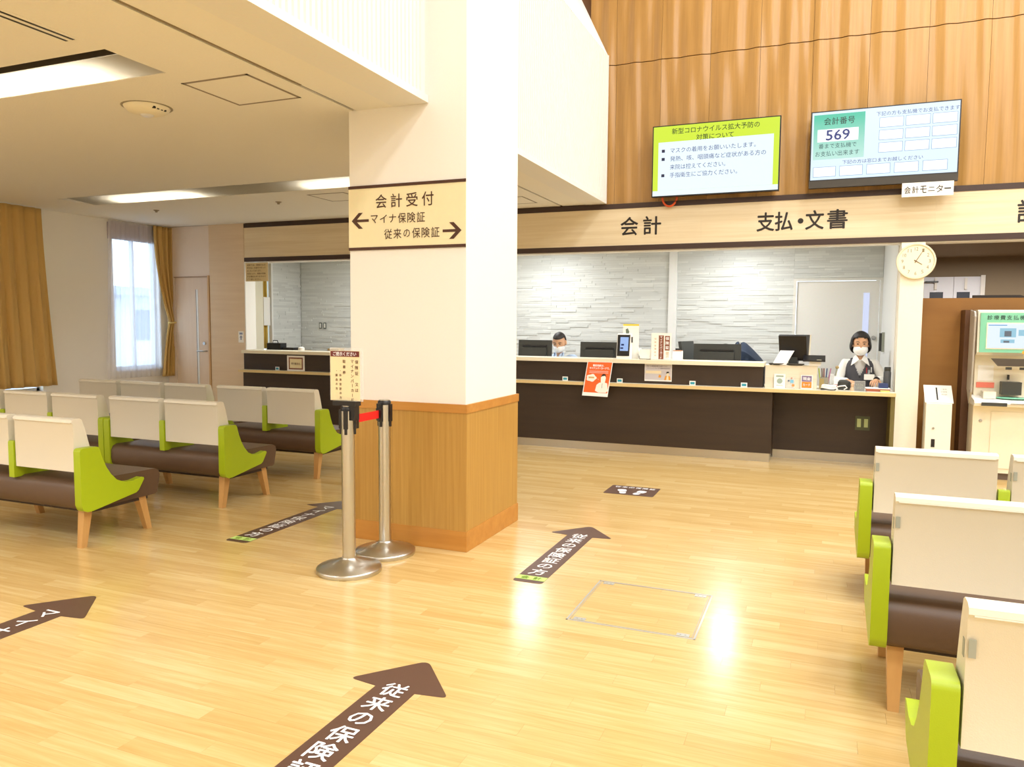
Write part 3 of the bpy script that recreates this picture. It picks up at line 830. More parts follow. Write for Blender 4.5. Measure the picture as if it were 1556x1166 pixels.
# clock
t = empty('wall_clock', (.885, WY-.002, 2.243))
bm = bmesh.new(); lathe(bm, [(0, 0), (.188, 0), (.190, .02), (.184, .036), (.172, .036), (.168, .024), (0, .024)], seg=48); bm.transform(Matrix.Rotation(R(90), 4, 'X'))
link('case', bm, mat('clock_ivory', 'efe6c4', .4), t, smooth=True)
fr = frameY(0, -.0255, 0); bm = bmesh.new(); poly(bm, [(.167*math.cos(2*math.pi*i/48), .167*math.sin(2*math.pi*i/48)) for i in range(48)], fr)
flat('dial', bm, mat('clock_dial', 'f3ecd0', .6), t)
fr = frameY(0, -.0265, 0); bm = bmesh.new()
for h in range(1, 13):
    a = R(90-30*h); put_text(bm, str(h), .128*math.cos(a), .128*math.sin(a), .034 if h > 9 else .02, .036, fr)
flat('numerals', bm, mat('clock_ink', '8a7a55', .6), t)
def hand(a, l, w_, y):
    a = R(90-a); d_ = Vector((math.cos(a), math.sin(a))); n_ = Vector((-d_.y, d_.x))
    bm = bmesh.new(); poly(bm, [tuple(-d_*.02+n_*w_), tuple(-d_*.02-n_*w_), tuple(d_*l-n_*w_*.5), tuple(d_*l+n_*w_*.5)], frameY(0, y, 0)); return bm
flat('hour_hand', hand(122, .07, .005, -.028), mat('clock_hand', '7a5a34', .5), t)
flat('minute_hand', hand(30, .115, .004, -.029), mat('clock_hand', '7a5a34', .5), t)
bm = bmesh.new(); disc_y(bm, 0, -.032, 0, .006, 12, .006); link('hub', bm, mat('clock_hand', '7a5a34', .5), t)
tag(t, 'round ivory wall clock on the cream pillar beside the counter', 'clock')

# floor arrows
def floor_arrow(x, tip, text, label, full=True):
    y0 = tip-1.38
    t = empty('floor_arrow', (x, 0, 0)); z = .0012
    hw = .095
    bm = bmesh.new()
    def rnd(p0, p1, p2, r, n=5):
        p0, p1, p2 = Vector(p0), Vector(p1), Vector(p2)
        a = (p0-p1).normalized(); b = (p2-p1).normalized()
        return [tuple((1-s_)**2*(p1+a*r)+2*s_*(1-s_)*p1+s_*s_*(p1+b*r)) for s_ in [i/n for i in range(n+1)]]
    raw = [(-hw, y0), (hw, y0), (hw, tip-.29), (.24, tip-.27), (0, tip+.01), (-.24, tip-.27), (-hw, tip-.29)]
    rad = [.03, .03, 0, .035, .05, .035, 0]
    out = []
    for i, p in enumerate(raw):
        if rad[i]: out += rnd(raw[i-1], p, raw[(i+1) % len(raw)], rad[i])
        else: out.append(p)
    prism(bm, out, .0002, z, 'Z')
    link('film', bm, FILM, t)
    bm = bmesh.new(); quad(bm, 0, y0+.082, hw*2, .07, frameZ(0, 0, z+.0006)); bd = flat('green_band', bm, GBAND, t)
    bm = bmesh.new(); put_text(bm, '会', -.04, y0+.082, .05, .05, frameZ(0, 0, z+.0014), .01); put_text(bm, '計', .04, y0+.082, .05, .05, frameZ(0, 0, z+.0014), .01)
    flat('lettering', bm, mat('green_ink', '7fa030', .6), bd)
    bm = bmesh.new(); n = len(text); top = tip-.235; pitch = (top-(y0+.14))/n
    put_column(bm, text, 0, top, min(.110, pitch*.96), pitch, frameZ(0, 0, z+.0014), .012)
    flat('lettering', bm, WHITEINK, t)
    tag(t, label, 'floor sign', 'brown arrows on the floor')
floor_arrow(-1.598, 5.58, '従来の保険証の方', 'brown floor arrow just right of the column pointing at the counter')
floor_arrow(-1.626, 3.005, '従来の保険証の方', 'brown floor arrow at the bottom centre of the floor')
floor_arrow(-3.755, 3.025, 'マイナ保険証の方', 'brown floor arrow cut off by the left edge')
floor_arrow(-3.80, 5.56, 'マイナ保険証の方', 'brown floor arrow between the left benches and the barrier posts')
# footprint mat
t = empty('footprint_mat', (-1.60, 6.967, 0))
bm = bmesh.new(); prism(bm, [(-.22, -.19), (.22, -.19), (.232, -.178), (.232, .178), (.22, .19), (-.22, .19), (-.232, .178), (-.232, -.178)], .0002, .0012, 'Z'); link('film', bm, FILM, t)
fr = frameZ(0, 0, .0022); bm = bmesh.new()
for k, ch in enumerate('従来の保険証'): put_text(bm, ch, -.165+k*.066, .125, .052, .06, fr, .01)
flat('lettering', bm, WHITEINK, t)
for s in (-1, 1):
    bm = bmesh.new()
    sole = [(.0, .075), (.035, .065), (.045, .03), (.035, -.02), (-.03, -.02), (-.042, .03), (-.035, .065)]
    heel = [(-.028, -.04), (.03, -.04), (.032, -.085), (.015, -.11), (-.015, -.11), (-.03, -.085)]
    for pts in (sole, heel):
        th = R(-16)*s
        poly(bm, [(s*.085+(a*math.cos(th)-b*math.sin(th)), -.045+(a*math.sin(th)+b*math.cos(th))) for a, b in pts], fr)
    flat('footprint', bm, WHITEINK, t)
tag(t, 'brown footprint floor sticker in front of the counter', 'floor sign')
# floor hatch
t = empty('floor_hatch', (-.865, 4.075, 0)); h = .336
bm = bmesh.new(); e = .010
for a in ((-h, h, -h, -h+e), (-h, h, h-e, h), (-h, -h+e, -h, h), (h-e, h, -h, h)): box(bm, *a, .0002, .0015)
link('frame', bm, mat('aluminium_frame', 'c9ccc8', .35, .6), t)
bm = bmesh.new(); e2 = .016
for a in ((-h+e2, h-e2, -h+e2, -h+e2+.004), (-h+e2, h-e2, h-e2-.004, h-e2), (-h+e2, -h+e2+.004, -h+e2, h-e2), (h-e2-.004, h-e2, -h+e2, h-e2)): box(bm, *a, .0002, .0012)
link('inner_line', bm, mat('grey_joint', '9c9a8c', .5), t)
for sx in (-1, 1):
    for sy in (-1, 1):
        c = link('corner_plate', bx(sx*.27-.032, sx*.27+.032, sy*.30-.018, sy*.30+.018, .0002, .002), mat('aluminium_frame', 'c9ccc8'), t)
        bm = bmesh.new()
        for q in (-.012, .012): box(bm, sx*.27+q-.004, sx*.27+q+.004, sy*.30-.004, sy*.30+.004, .002, .0026)
        link('screw', bm, mat('grey_joint', '9c9a8c'), c)
tag(t, 'square floor access hatch with aluminium edging in the open floor', 'hatch')

# ================================================================== BARRIER POSTS
def post():
    t = empty('barrier_post')
    bm = bmesh.new(); lathe(bm, [(0, .0005), (.201, .0005), (.203, .004), (.203, .024), (.198, .030), (.12, .055), (.052, .078), (.046, .088), (0, .088)], seg=64)
    link('base', bm, STEEL, t, smooth=True)
    bm = bmesh.new(); lathe(bm, [(0, .08), (.041, .08), (.041, 1.012), (0, 1.012)], seg=40); link('pole', bm, STEEL, t, smooth=True)
    bm = bmesh.new(); lathe(bm, [(0, 1.012), (.043, 1.010), (.044, 1.03), (.038, 1.038), (0, 1.038)], seg=40); link('cap', bm, BLACK, t, smooth=True)
    bm = bmesh.new(); lathe(bm, [(0, 1.038), (.034, 1.038), (.034, 1.043), (0, 1.043)], seg=32); link('cap_disc', bm, STEEL, t, smooth=True)
    for k in range(4):
        a = k*math.pi/2
        bm = bmesh.new(); box(bm, -.013, .013, .036, .054, .90, 1.015); box(bm, -.008, .008, .036, .050, .865, .90); bm.transform(Matrix.Rotation(a, 4, 'Z'))
        link('clip', bm, BLACK, t)
    return t
p1 = post(); p1.location = (-2.700, 3.965, 0); p1.rotation_euler.z = R(18)
tag(p1, 'front steel barrier post with black clips holding the notice', 'barrier post', 'steel barrier posts')
p2 = copy_tree(p1); p2.location = (-2.690, 4.375, 0); p2.rotation_euler.z = R(0)
p2['label'] = 'rear steel barrier post close to the wooden foot of the column'
bm = bmesh.new(); tube_pts = [(-2.695, 4.02), (-2.69, 4.32)]
bm = bmesh.new(); box(bm, -.0015, .0015, 0, .30, 0, .052)
o = link('barrier_belt', bm, RED, loc=(-2.695, 4.022, .925)); tag(o, 'short red belt stretched between the two steel barrier posts', 'belt')
link('belt_cassette', bx(-.03, .03, -.02, .012, -.03, .085), BLACK, o)
link('belt_end', bx(-.02, .02, .288, .306, -.01, .065), BLACK, o)
t = empty('notice_stand', (-2.700, 3.955, 1.044))
link('holder', bx(-.083, .083, -.03, .03, 0, .028), BLACK, t, bevel=.004, seg=1)
link('holder_arm', bx(.03, .07, -.02, .03, -.09, .0), BLACK, t)
link('acrylic_sheet', bx(-.118, .118, -.0035, .0035, .0275, .355), ACR, t)
link('paper', bx(-.114, .100, -.0050, -.0037, .03, .336), CPAPER, t)
link('heading_band', bx(-.111, .096, -.0065, -.0052, .300, .334), mat('maroon_print', '6b2620', .6), t)
bm = bmesh.new(); put_text(bm, 'ご提示ください', -.008, .317, .168, .024, frameY(0, -.0072, 0), .01); flat('heading', bm, WHITEINK, t)
fr = frameY(0, -.0062, 0); bm = bmesh.new()
for txt, cx, top, sz, pitch in (('保険証　又は', .078, .286, .023, .0345), ('マイナンバーカード', .046, .286, .023, .0295), ('駐車券', -.012, .288, .021, .034), ('・外来受診の方', -.040, .226, .017, .0275), ('・面会の方', -.068, .226, .017, .0275)):
    put_column(bm, txt, cx, top, sz, pitch, fr, .008)
flat('lettering', bm, mat('brown_print', '6f4a2c', .6), t)
tag(t, 'cream notice in an acrylic stand clipped on the front barrier post', 'notice')

# ================================================================== BENCHES
END = [(0, .30), (.02, .272), (.06, .262), (.10, .262), (.30, .262+.012), (.455, .288), (.47, .30), (.52, .395), (.515, .408), (.50, .413), (.41, .400), (.34, .410), (.28, .442), (.235, .49), (.20, .545), (.17, .61), (.15, .675), (.14, .692), (.125, .698), (.02, .698), (.004, .690), (0, .675)]
END = [(0, .315), (.012, .280), (.045, .262), (.085, .262), (.44, .318), (.462, .332), (.512, .405), (.508, .418), (.49, .423), (.41, .408), (.34, .415), (.28, .442), (.235, .49), (.20, .545), (.172, .61), (.152, .675), (.142, .692), (.125, .698), (.02, .698), (.004, .690), (0, .675)]
DIV = [(0, .455), (0, .70), (.006, .712), (.03, .712), (.07, .66), (.11, .57), (.17, .515), (.26, .49), (.33, .49), (.335, .455)]
SEATP = [(.045, .275), (.02, .30), (.012, .35), (.016, .415), (.035, .450), (.075, .466), (.66, .452), (.69, .435), (.70, .40), (.672, .275), (.65, .262), (.08, .262)]
BACKP = [(.012, .535), (.010, .86), (.0, .872), (.004, .888), (.02, .895), (.06, .895), (.078, .885), (.10, .82), (.13, .70), (.165, .58), (.17, .545), (.155, .53)]
BW, BG, ET = .575, .066, .062
def bench(n, ox, tags=False):
    """local origin at rear floor corner of backs, x grows to the right; ox unused"""
    t = empty('waiting_bench')
    W = n*BW+(n-1)*BG
    for k in range(n):
        x = k*(BW+BG)
        b = link('backrest', pr_(BACKP, x, x+BW), IVORY, t, smooth=True, bevel=.010, seg=3)
        bm = bmesh.new(); tube(bm, [(x+.012, .0035, .868), (x+BW-.012, .0035, .868)], .004, 8); link('piping', bm, IVORY, b, smooth=True)
        if tags: link('care_tag', bx(x-.0015, x+.0, .03, .052, .755, .80), TAG, b); link('care_tag', bx(x+.004, x+.020, .004, .0065, .765, .81), TAG, b)
    link('seat', pr_(SEATP, -.02, W+.02), BROWN, t, smooth=True, bevel=.006, seg=2)
    link('underframe', bx(.0, W, .12, .60, .235, .262), mat('dark_frame', '3c2c20', .6), t)
    for s, x in ((-1, -ET-.008), (1, W+.008)):
        link('end_panel', pr_(END, x, x+ET), GREEN, t, smooth=True, bevel=.012, seg=3)
    for k in range(1, n):
        x = k*(BW+BG)-BG/2
        link('divider', pr_(DIV, x-.026, x+.026), GREEN, t, smooth=True, bevel=.008, seg=2)
    for x in ((.03, W-.03) if n == 2 else (.03, W/2, W-.03)):
        for y0, y1 in ((.07, .105), (.62, .55)):
            bm = bmesh.new(); a, c = .021, .031
            A = [bm.verts.new((x+i*a, y0+j*a, 0.0005)) for i, j in ((-1,-1),(1,-1),(1,1),(-1,1))]
            B = [bm.verts.new((x+i*c, y1+j*c, .262)) for i, j in ((-1,-1),(1,-1),(1,1),(-1,1))]
            bm.faces.new(A[::-1]); bm.faces.new(B)
            for i in range(4): bm.faces.new((A[i], A[(i+1) % 4], B[(i+1) % 4], B[i]))
            link('leg', bm, LEGW, t, bevel=.006, seg=2, smooth=True)
    return t
b2 = bench(2, 0); b3 = bench(3, 0); b2t = bench(2, 0, True)
W2_, W3_ = 2*BW+BG, 3*BW+2*BG
used = {id(b2): 0, id(b3): 0, id(b2t): 0}
def place(proto, x, y, label, group):
    o = proto if used[id(proto)] == 0 else copy_tree(proto)
    used[id(proto)] = 1
    o.location = (x, y, 0); tag(o, label, 'bench', group)
g1 = 'benches on the left'; g2 = 'benches on the right'
place(b2, -4.625-W2_, 3.585, 'nearest left bench with ivory backs, cut off by the left edge', g1)
place(b2, -4.575-W2_, 4.855, 'left bench in the second row, beside the floor arrow', g1)
place(b3, -5.940-W3_, 4.855, 'second row bench at the left edge with white backs', g1)
place(b2, -4.590-W2_, 6.165, 'left bench in the far row, partly behind the front barrier post', g1)
place(b3, -5.955-W3_, 6.165, 'three-seat bench in the far row in front of the far window', g1)
place(b2t, .345, 2.04, 'nearest right bench, at the bottom right corner', g2)
place(b2t, .288, 3.285, 'middle right bench between the nearest and the farthest', g2)
place(b2t, .292, 4.56, 'farthest right bench, before the collection box', g2)

# ================================================================== COUNTER ITEMS
def put(name, label, cat, loc, rz=0, group=None):
    t = empty(name, loc, rz); tag(t, label, cat, group); return t
def monitor_back(x0, x1, z1, y, label, screen_tilt=.06):
    t = put('computer_monitor', label, 'monitor', ((x0+x1)/2, y+.02, .82))
    W = (x1-x0)/2; zt = z1-.82
    bm = bmesh.new(); prism(bm, [(0, zt-.32), (-.0+.02, zt), (.045, zt), (.03, zt-.32)], -W, W, 'X'); link('housing', bm, GREYP, t, bevel=.004, seg=1)
    bm = bmesh.new(); prism(bm, [(-.03, zt-.25), (-.018, zt-.10), (.012, zt-.09), (.004, zt-.26)], -W*.72, W*.72, 'X'); link('rear_cover', bm, GREYP, t, bevel=.004, seg=1)
    link('vent_strip', bx(-W*.7, W*.7, -.012, .01, zt-.088, zt-.070), BLACK, t)
    link('screen', bx(-W+.01, W-.01, .046, .048, zt-.29, zt-.02), screen('lit_desk_screen', 'bcd4f0', .5), t)
    link('neck', bx(-.04, .04, .0, .03, .02, zt-.2), BLACK, t)
    bm = bmesh.new(); lathe(bm, [(0, .001), (.12, .001), (.12, .012), (.03, .022), (0, .022)], seg=28); link('foot', bm, BLACK, t)
    return t
monitor_back(-3.90, -3.415, 1.335, 9.82, 'black computer monitor beside the man, next to the column')
monitor_back(-3.01, -2.47, 1.322, 9.83, 'black computer monitor behind the orange poster')
monitor_back(-1.51, -.93, 1.322, 9.83, 'black computer monitor in front of the person in navy')
# narrow side monitor and phone
t = put('side_monitor', 'narrow tilted black monitor seen edge-on, left of the navy person’s monitor', 'monitor', (-1.545, 9.90, .82), R(72))
bm = bmesh.new(); prism(bm, [(0, .18), (.06, .53), (.10, .525), (.04, .18)], -.17, .17, 'X'); link('housing', bm, GREYP, t, bevel=.004, seg=1)
link('neck', bx(-.03, .03, .05, .08, .02, .3), BLACK, t); link('foot', bx(-.09, .09, .0, .14, .001, .02), BLACK, t)
t = put('desk_phone', 'black phone standing left of the edge-on monitor', 'phone', (-1.69, 9.77, .82))
link('body', bx(-.035, .035, 0, .09, 0.001, .40), BLACK, t, bevel=.008); link('handset', bx(-.028, .028, -.03, .0, .22, .44), BLACK, t, bevel=.01)
# terminal on raised top
t = put('card_terminal', 'white and black face-recognition terminal on the raised counter', 'card reader', (-2.245, 9.17, 1.136), R(4))
bm = bmesh.new(); prism(bm, [(-.03, 0), (-.03, .03), (.03, .30), (.07, .31), (.11, .28), (.11, 0)], -.085, .085, 'X'); link('housing', bm, PAPER, t, bevel=.008, seg=2)
tl = math.atan2(.06, .27)
frt = frameT(-.002, -.0325, .03, tl)
bm = bmesh.new(); O, Rr, U, Nn = frt
def slab(bm, cx, cy, w_, h_, d0, d1, frame):
    O, Rr, U, Nn = frame
    v = [bm.verts.new(O+Rr*(cx+a*w_/2)+U*(cy+b*h_/2)+Nn*d) for d in (d0, d1) for a, b in ((-1,-1),(1,-1),(1,1),(-1,1))]
    for f in ((0,1,2,3),(7,6,5,4),(0,1,5,4),(1,2,6,5),(2,3,7,6),(3,0,4,7)): bm.faces.new([v[i] for i in f])
slab(bm, 0, .138, .15, .262, -.004, .006, frt); link('black_front', bm, BLACK, t, bevel=.004, seg=2)
bm = bmesh.new(); slab(bm, .008, .155, .10, .17, .006, .0075, frt); s = link('screen', bm, screen('lit_blue_terminal', 'a3c2f5', .6), t)
bm = bmesh.new(); slab(bm, -.012, .145, .035, .022, .0076, .0082, frt); slab(bm, -.02, .103, .035, .02, .0076, .0082, frt); link('icons', bm, screen('lit_icon', '24386e', .5), s)
bm = bmesh.new(); slab(bm, 0, .035, .12, .03, .006, .012, frt); link('card_slot', bm, BLACK, t)
link('side_button', bx(.087, .10, .03, .06, .20, .27), GREYP, t)
t = put('paper_notice', 'white paper with yellow top edge standing behind the terminal', 'notice', (-2.195, 9.32, 1.136))
link('sheet', bx(-.10, .10, 0, .004, 0.0, .425), PAPER, t); link('yellow_edge', bx(-.10, .10, -.001, .0, .405, .425), mat('yellow_print', 'f2d838', .6), t)
bm = bmesh.new(); poly(bm, [(-.06, .30), (-.03, .30), (-.02, .33), (-.04, .375), (-.065, .36)], frameY(0, -.002, 0)); flat('figure_print', bm, mat('dim_green_print', '6d7c6a', .6), t)
t = put('notice_stand', 'upright card with brown strips of white lettering on the raised counter', 'notice', (-1.79, 9.18, 1.136))
link('card', bx(-.12, .12, 0, .004, 0, .32), PAPER, t)
link('foot', bx(-.12, .12, -.02, .03, 0, .006), ACR, t)
fr = frameY(0, -.001, 0); BR = mat('brown_sign_print', '8d5238', .6)
bm = bmesh.new(); quad(bm, .0, .15, .06, .285, fr); quad(bm, .073, .20, .058, .175, fr); flat('brown_strips', bm, BR, t)
bm = bmesh.new(); put_column(bm, 'マイナンバーカード', 0, .288, .029, .031, frameY(0, -.002, 0), .015); put_column(bm, '保険証', .073, .283, .04, .054, frameY(0, -.002, 0), .015); flat('white_lettering', bm, WHITEINK, t)
bm = bmesh.new(); put_column(bm, '・・・・・・・・・', -.085, .27, .02, .028, fr); put_column(bm, '保険証確認中', -.07, .27, .022, .04, fr); put_column(bm, '提示', .075, .1, .04, .04, fr); flat('pale_lettering', bm, mat('ochre_print', 'cfa96a', .6), t)
t = put('paper_tray', 'white plastic tray between the terminal and the brown card', 'tray', (-1.97, 9.20, 1.136))
bm = bmesh.new(); prism(bm, [(-.085, 0), (-.105, .13), (-.098, .13), (-.08, .006), (.08, .006), (.098, .13), (.105, .13), (.085, 0)], 0, .15, 'Y'); link('shell', bm, PAPER, t); link('front', bx(-.09, .09, 0, .006, 0, .12), PAPER, t)
t = put('tissue_box', 'small white and orange box right of the brown lettered card', 'box', (-1.60, 9.24, 1.136))
link('carton', bx(-.06, .04, 0, .12, 0, .105), PAPER, t, bevel=.003, seg=1); link('orange_lip', bx(-.06, .04, -.001, .121, .105, .112), mat('tan_orange', 'c98a62', .6), t)
# posters on upper panel
t = put('orange_poster', 'orange poster with a doctor figure hanging from the raised counter top', 'poster', (-2.54, 9.037, 0))
t.rotation_euler.x = -R(17); t.location = (-2.508, 9.037+1.1*math.sin(-R(17))*-1*-1, 1.10-1.1*math.cos(R(17)))
bm = bmesh.new(); y = -.0
tilt = [(-.155, 1.098), (.165, 1.098), (.138, .665), (-.182, .672)]
prism(bm, tilt, 0, .0015, 'Y'); link('sheet', bm, PAPER, t)
fr = frameY(0, -.0012, 0); bm = bmesh.new(); poly(bm, [(-.168, .715), (.130, .71), (.157, 1.094), (-.147, 1.094)], fr); flat('orange_ground', bm, ORNG, t)
bm = bmesh.new(); put_text(bm, '電話相談は、', -.01, 1.052, .14, .026, frameY(0, -.0022, 0), .02); put_text(bm, 'マイナンバーカードで。', .005, 1.018, .25, .028, frameY(0, -.0022, 0), .02)
for k in range(3): quad(bm, 0, .982-k*.012, .24, .002, frameY(0, -.0022, 0))
flat('white_lettering', bm, WHITEINK, t)
bm = bmesh.new(); f2 = frameY(0, -.0022, 0)
cl = []
for i in range(28):
    a = 2*math.pi*i/28; rr = 1+.10*math.cos(5*a); cl.append((-.085+.062*rr*math.cos(a), .895+.046*rr*math.sin(a)))
poly(bm, cl, f2); poly(bm, [(-.012, .888), (.01, .872), (.006, .88)], f2)
poly(bm, [(.02, .715), (-.025, .735), (-.012, .81), (.02, .838), (.05, .842), (.085, .842), (.12, .832), (.135, .74), (.11, .715)], f2)
poly(bm, [(.038, .842), (.034, .9), (.045, .925), (.085, .925), (.097, .9), (.09, .842)], f2)
flat('white_figure', bm, mat('poster_white', 'f7efe2', .6), t)
bm = bmesh.new(); f3 = frameY(0, -.0032, 0); poly(bm, [(.038, .908), (.042, .935), (.065, .95), (.092, .94), (.097, .912), (.085, .925), (.05, .92)], f3); quad(bm, .058, .80, .004, .06, f3); flat('dark_hair', bm, INKB, t)
bm = bmesh.new(); quad(bm, -.085, .90, .07, .02, f3); flat('thought_text', bm, mat('ochre_print', 'cfa96a', .6), t)
t = put('lavender_poster', 'lavender-grey poster with a seated figure on the dark counter front', 'poster', (-1.80, 9.094, 0))
link('sheet', bx(-.165, .16, 0, .0015, .882, 1.088), PAPER, t)
bm = bmesh.new(); quad(bm, -.003, .99, .315, .185, frameY(0, -.0012, 0)); flat('grey_ground', bm, GREYW, t)
bm = bmesh.new(); put_text(bm, '初めての保険証利用でお困りですか？', -.015, 1.062, .25, .02, f2); put_text(bm, 'マイナンバーカードの健康保険証利用', .0, 1.036, .27, .018, f2); flat('lettering', bm, mat('dim_violet_ink', '5c5060', .6), t)
bm = bmesh.new(); quad(bm, -.06, .99, .19, .035, f2); poly(bm, [(.095, .90), (.10, .945), (.12, .95), (.125, .90)], f3); poly(bm, [(.095, .955), (.10, .985), (.125, .985), (.128, .955), (.11, .945)], f3); flat('cream_print', bm, mat('poster_cream', 'f0e2c0', .6), t)
bm = bmesh.new(); poly(bm, [(.07, .9), (.085, .95), (.10, .952), (.098, .9)], f2); poly(bm, [(.122, .9), (.122, .95), (.14, .945), (.148, .9)], f2); poly(bm, [(.0, .93), (.03, .925), (.035, .95), (.01, .965)], f2); flat('orange_figure', bm, mat('orange_figure', 'e59a30', .6), t)
bm = bmesh.new(); poly(bm, [(.092, .97), (.1, .998), (.125, 1.0), (.134, .97), (.126, .985), (.1, .98)], frameY(0, -.0042, 0)); flat('dark_hair', bm, INKB, t)
# framed notice at left + window paper + wall card
t = put('framed_notice', 'small framed card on the dark counter front at the left window', 'notice', (-7.075, 9.09, .955))
link('sheet', bx(-.155, .155, 0, .0015, -.105, .115), PAPER, t); link('brown_frame', bx(-.125, .125, -.001, .0, -.085, .09), BR, t); link('card', bx(-.105, .105, -.002, -.001, -.065, .07), CPAPER, t)
bm = bmesh.new(); put_text(bm, '受付番号札', 0, 0, .16, .03, frameY(0, -.003, 0), .005); flat('lettering', bm, mat('brown_print', '6f4a2c'), t)
t = put('window_notice', 'beige paper with printed lines hanging at the top of the left reception window', 'notice', (-7.785, 9.12, 2.29))
link('sheet', bx(-.20, .215, 0, .0015, -.135, .135), mat('beige_paper', 'd9c590', .7), t)
bm = bmesh.new()
for k, s_ in enumerate(('当院では、患者さんの', '呼び出しを番号で行って', 'おこなっております。', '状況により、順番が前後', 'する場合もありますので', 'ご了承ください。')): put_text(bm, s_, -.0 if k not in (2, 5) else -.04, .105-k*.042, .34 if k not in (2, 5) else .26, .026, frameY(0, -.001, 0), .01)
flat('lettering', bm, mat('brown_print', '6f4a2c'), t)
link('hanger', bx(-.2, .2, 0, .003, .135, .157), ACR, t)
t = put('wall_card', 'small white and blue card on the pinkish wall beside the left window', 'card', (-8.115, WY-.0055, 1.33))
link('sheet', bx(-.05, .05, -.0015, 0, -.085, .085), PAPER, t); bm = bmesh.new(); quad(bm, 0, .05, .06, .03, frameY(0, -.0022, 0)); poly(bm, [(-.03, -.01), (0, .025), (.03, -.01), (.012, -.01), (.012, -.045), (-.012, -.045), (-.012, -.01)], frameY(0, -.0022, 0)); flat('blue_print', bm, mat('dusty_blue_print', '8a94ac', .6), t)
# left office: curtain, calendar paper, things on desk
o = link('office_curtain', drape(lambda t: 10.50, lambda t: 10.68, 1.1, 2.75, -8.90, .02, 3, 40, 6), mat('mustard_curtain', 'c9a647', .85), smooth=True); solid(o, .004); tag(o, 'narrow mustard curtain in the gap behind the left reception window', 'curtain')
o = link('wall_calendar', bx(-8.825, -8.82, 10.50, 10.66, 1.5, 1.98), PAPER); tag(o, 'white calendar sheet in front of the narrow mustard curtain', 'calendar')
t = put('storage_bag', 'black bag lying at the left end behind the counter', 'bag', (-8.17, 9.95, .82)); link('body', bx(-.14, .13, 0, .15, 0, .40), BLACK, t, bevel=.02, seg=2)
bm = bmesh.new(); tube(bm, [(-.06, .05, .39), (-.05, .05, .44), (.03, .05, .44), (.05, .05, .39)], .008, 8); link('strap', bm, BLACK, t)
t = put('file_box', 'wooden file box beside the black bag behind the counter', 'box', (-7.93, 9.95, .82)); link('carton', bx(-.1, .34, 0, .2, 0, .29), mat('tan_wood_box', 'b99a62', .6), t)
bm = bmesh.new(); lathe(bm, [(0, .29), (.05, .29), (.05, .33), (.02, .345), (0, .345)], seg=20); link('roll', bm, PAPER, t, loc=(.22, .1, 0)); link('lid', bx(-.09, .12, .03, .17, .29, .33), BLACK, t)
t = put('flat_printer', 'flat black device with a tan top behind the counter near the barrier notice', 'printer', (-7.25, 9.95, .82)); link('body', pr_([(-.2, .27), (.0, .29), (.28, .30), (.28, .0), (-.2, .0)], 0, .2, 'Y'), BLACK, t); link('tan_top', bx(.1, .3, .02, .18, .301, .33), mat('tan_wood_box', 'b99a62'), t)

# right worktop
t = put('wooden_box', 'cream wood-grain box on the worktop right of the raised counter', 'box', (-.315, 9.14, .851))
CW = wood('cream_wood', 'dfd4ba', 'ebe3cf', 'X', 7, 30, .5)
link('front_board', bx(-.275, .275, 0, .012, 0, .245), CW, t); link('back_board', bx(-.275, .275, .238, .25, 0, .245), CW, t)
for x in (-.275, .263): link('side_board', bx(x, x+.012, .012, .238, 0, .245), CW, t)
link('lid', bx(-.28, .28, -.005, .255, .245, .257), CW, t)
bm = bmesh.new()
for z in (.11, .09): box(bm, -.27, .27, -.001, 0, z, z+.0015)
link('groove', bm, mat('tan_line', 'cdbb96', .6), t)
BZ = .851+.258
t = put('pos_monitor', 'tilted point-of-sale monitor with black back on the cream box', 'monitor', (-.30, 9.27, BZ), R(-16))
bm = bmesh.new(); prism(bm, [(.0, .05), (-.06, .33), (-.03, .345), (.06, .345), (.075, .34), (.04, .06)], -.155, .155, 'X'); link('housing', bm, BLACK, t, bevel=.006, seg=2)
bm = bmesh.new(); prism(bm, [(.042, .052), (.077, .345), (.095, .345), (.06, .05)], -.165, .165, 'X'); link('screen_bezel', bm, CREAMP, t)
link('neck', bx(-.05, .05, -.01, .04, .012, .09), GREYP, t); link('foot', bx(-.10, .10, -.04, .09, .0005, .014), GREYP, t, bevel=.004)
t = put('receipt_paper', 'curling white receipt paper hanging over the front of the black monitor', 'paper', (-.42, 9.145, BZ))
bm = bmesh.new(); path = [(-.02, .004), (.0, .03), (.02, .09), (.04, .15), (.055, .165), (.07, .158), (.068, .142), (.056, .14)]
A = [bm.verts.new((-.10+.5*(z), y_, z)) for y_, z in path]; B = [bm.verts.new((.05+.5*(z), y_, z)) for y_, z in path]
for i in range(len(path)-1): bm.faces.new((A[i], A[i+1], B[i+1], B[i]))
o = link('sheet', bm, PAPER, t, smooth=True); solid(o, .0015)
t = put('cash_tray', 'pair of shallow black trays at the foot of the receipt paper', 'tray', (-.36, 9.15, BZ))
for x in (-.11, .09):
    bm = bmesh.new(); lathe(bm, [(0, .0005), (.075, .0005), (.09, .022), (.082, .022), (.07, .006), (0, .006)], seg=28)
    bm.transform(Matrix.Diagonal((1, .35, 1, 1))); link('dish', bm, GREYP, t, smooth=True, loc=(x, 0, 0))
t = put('card_pad', 'flat black card pad on a white support, right of the tilted monitor', 'card reader', (-.065, 9.13, BZ))
link('support', bx(-.06, .06, .0, .10, .0, .05), PAPER, t, bevel=.005)
bm = bmesh.new(); prism(bm, [(-.05, .05), (-.05, .066), (.09, .118), (.09, .10)], -.125, .105, 'X'); link('pad', bm, BLACK, t, bevel=.005)
bm = bmesh.new(); quad(bm, .04, .022, .05, .008, frameT(0, -.0515, .05, .0)); flat('small_mark', bm, TAG, t)
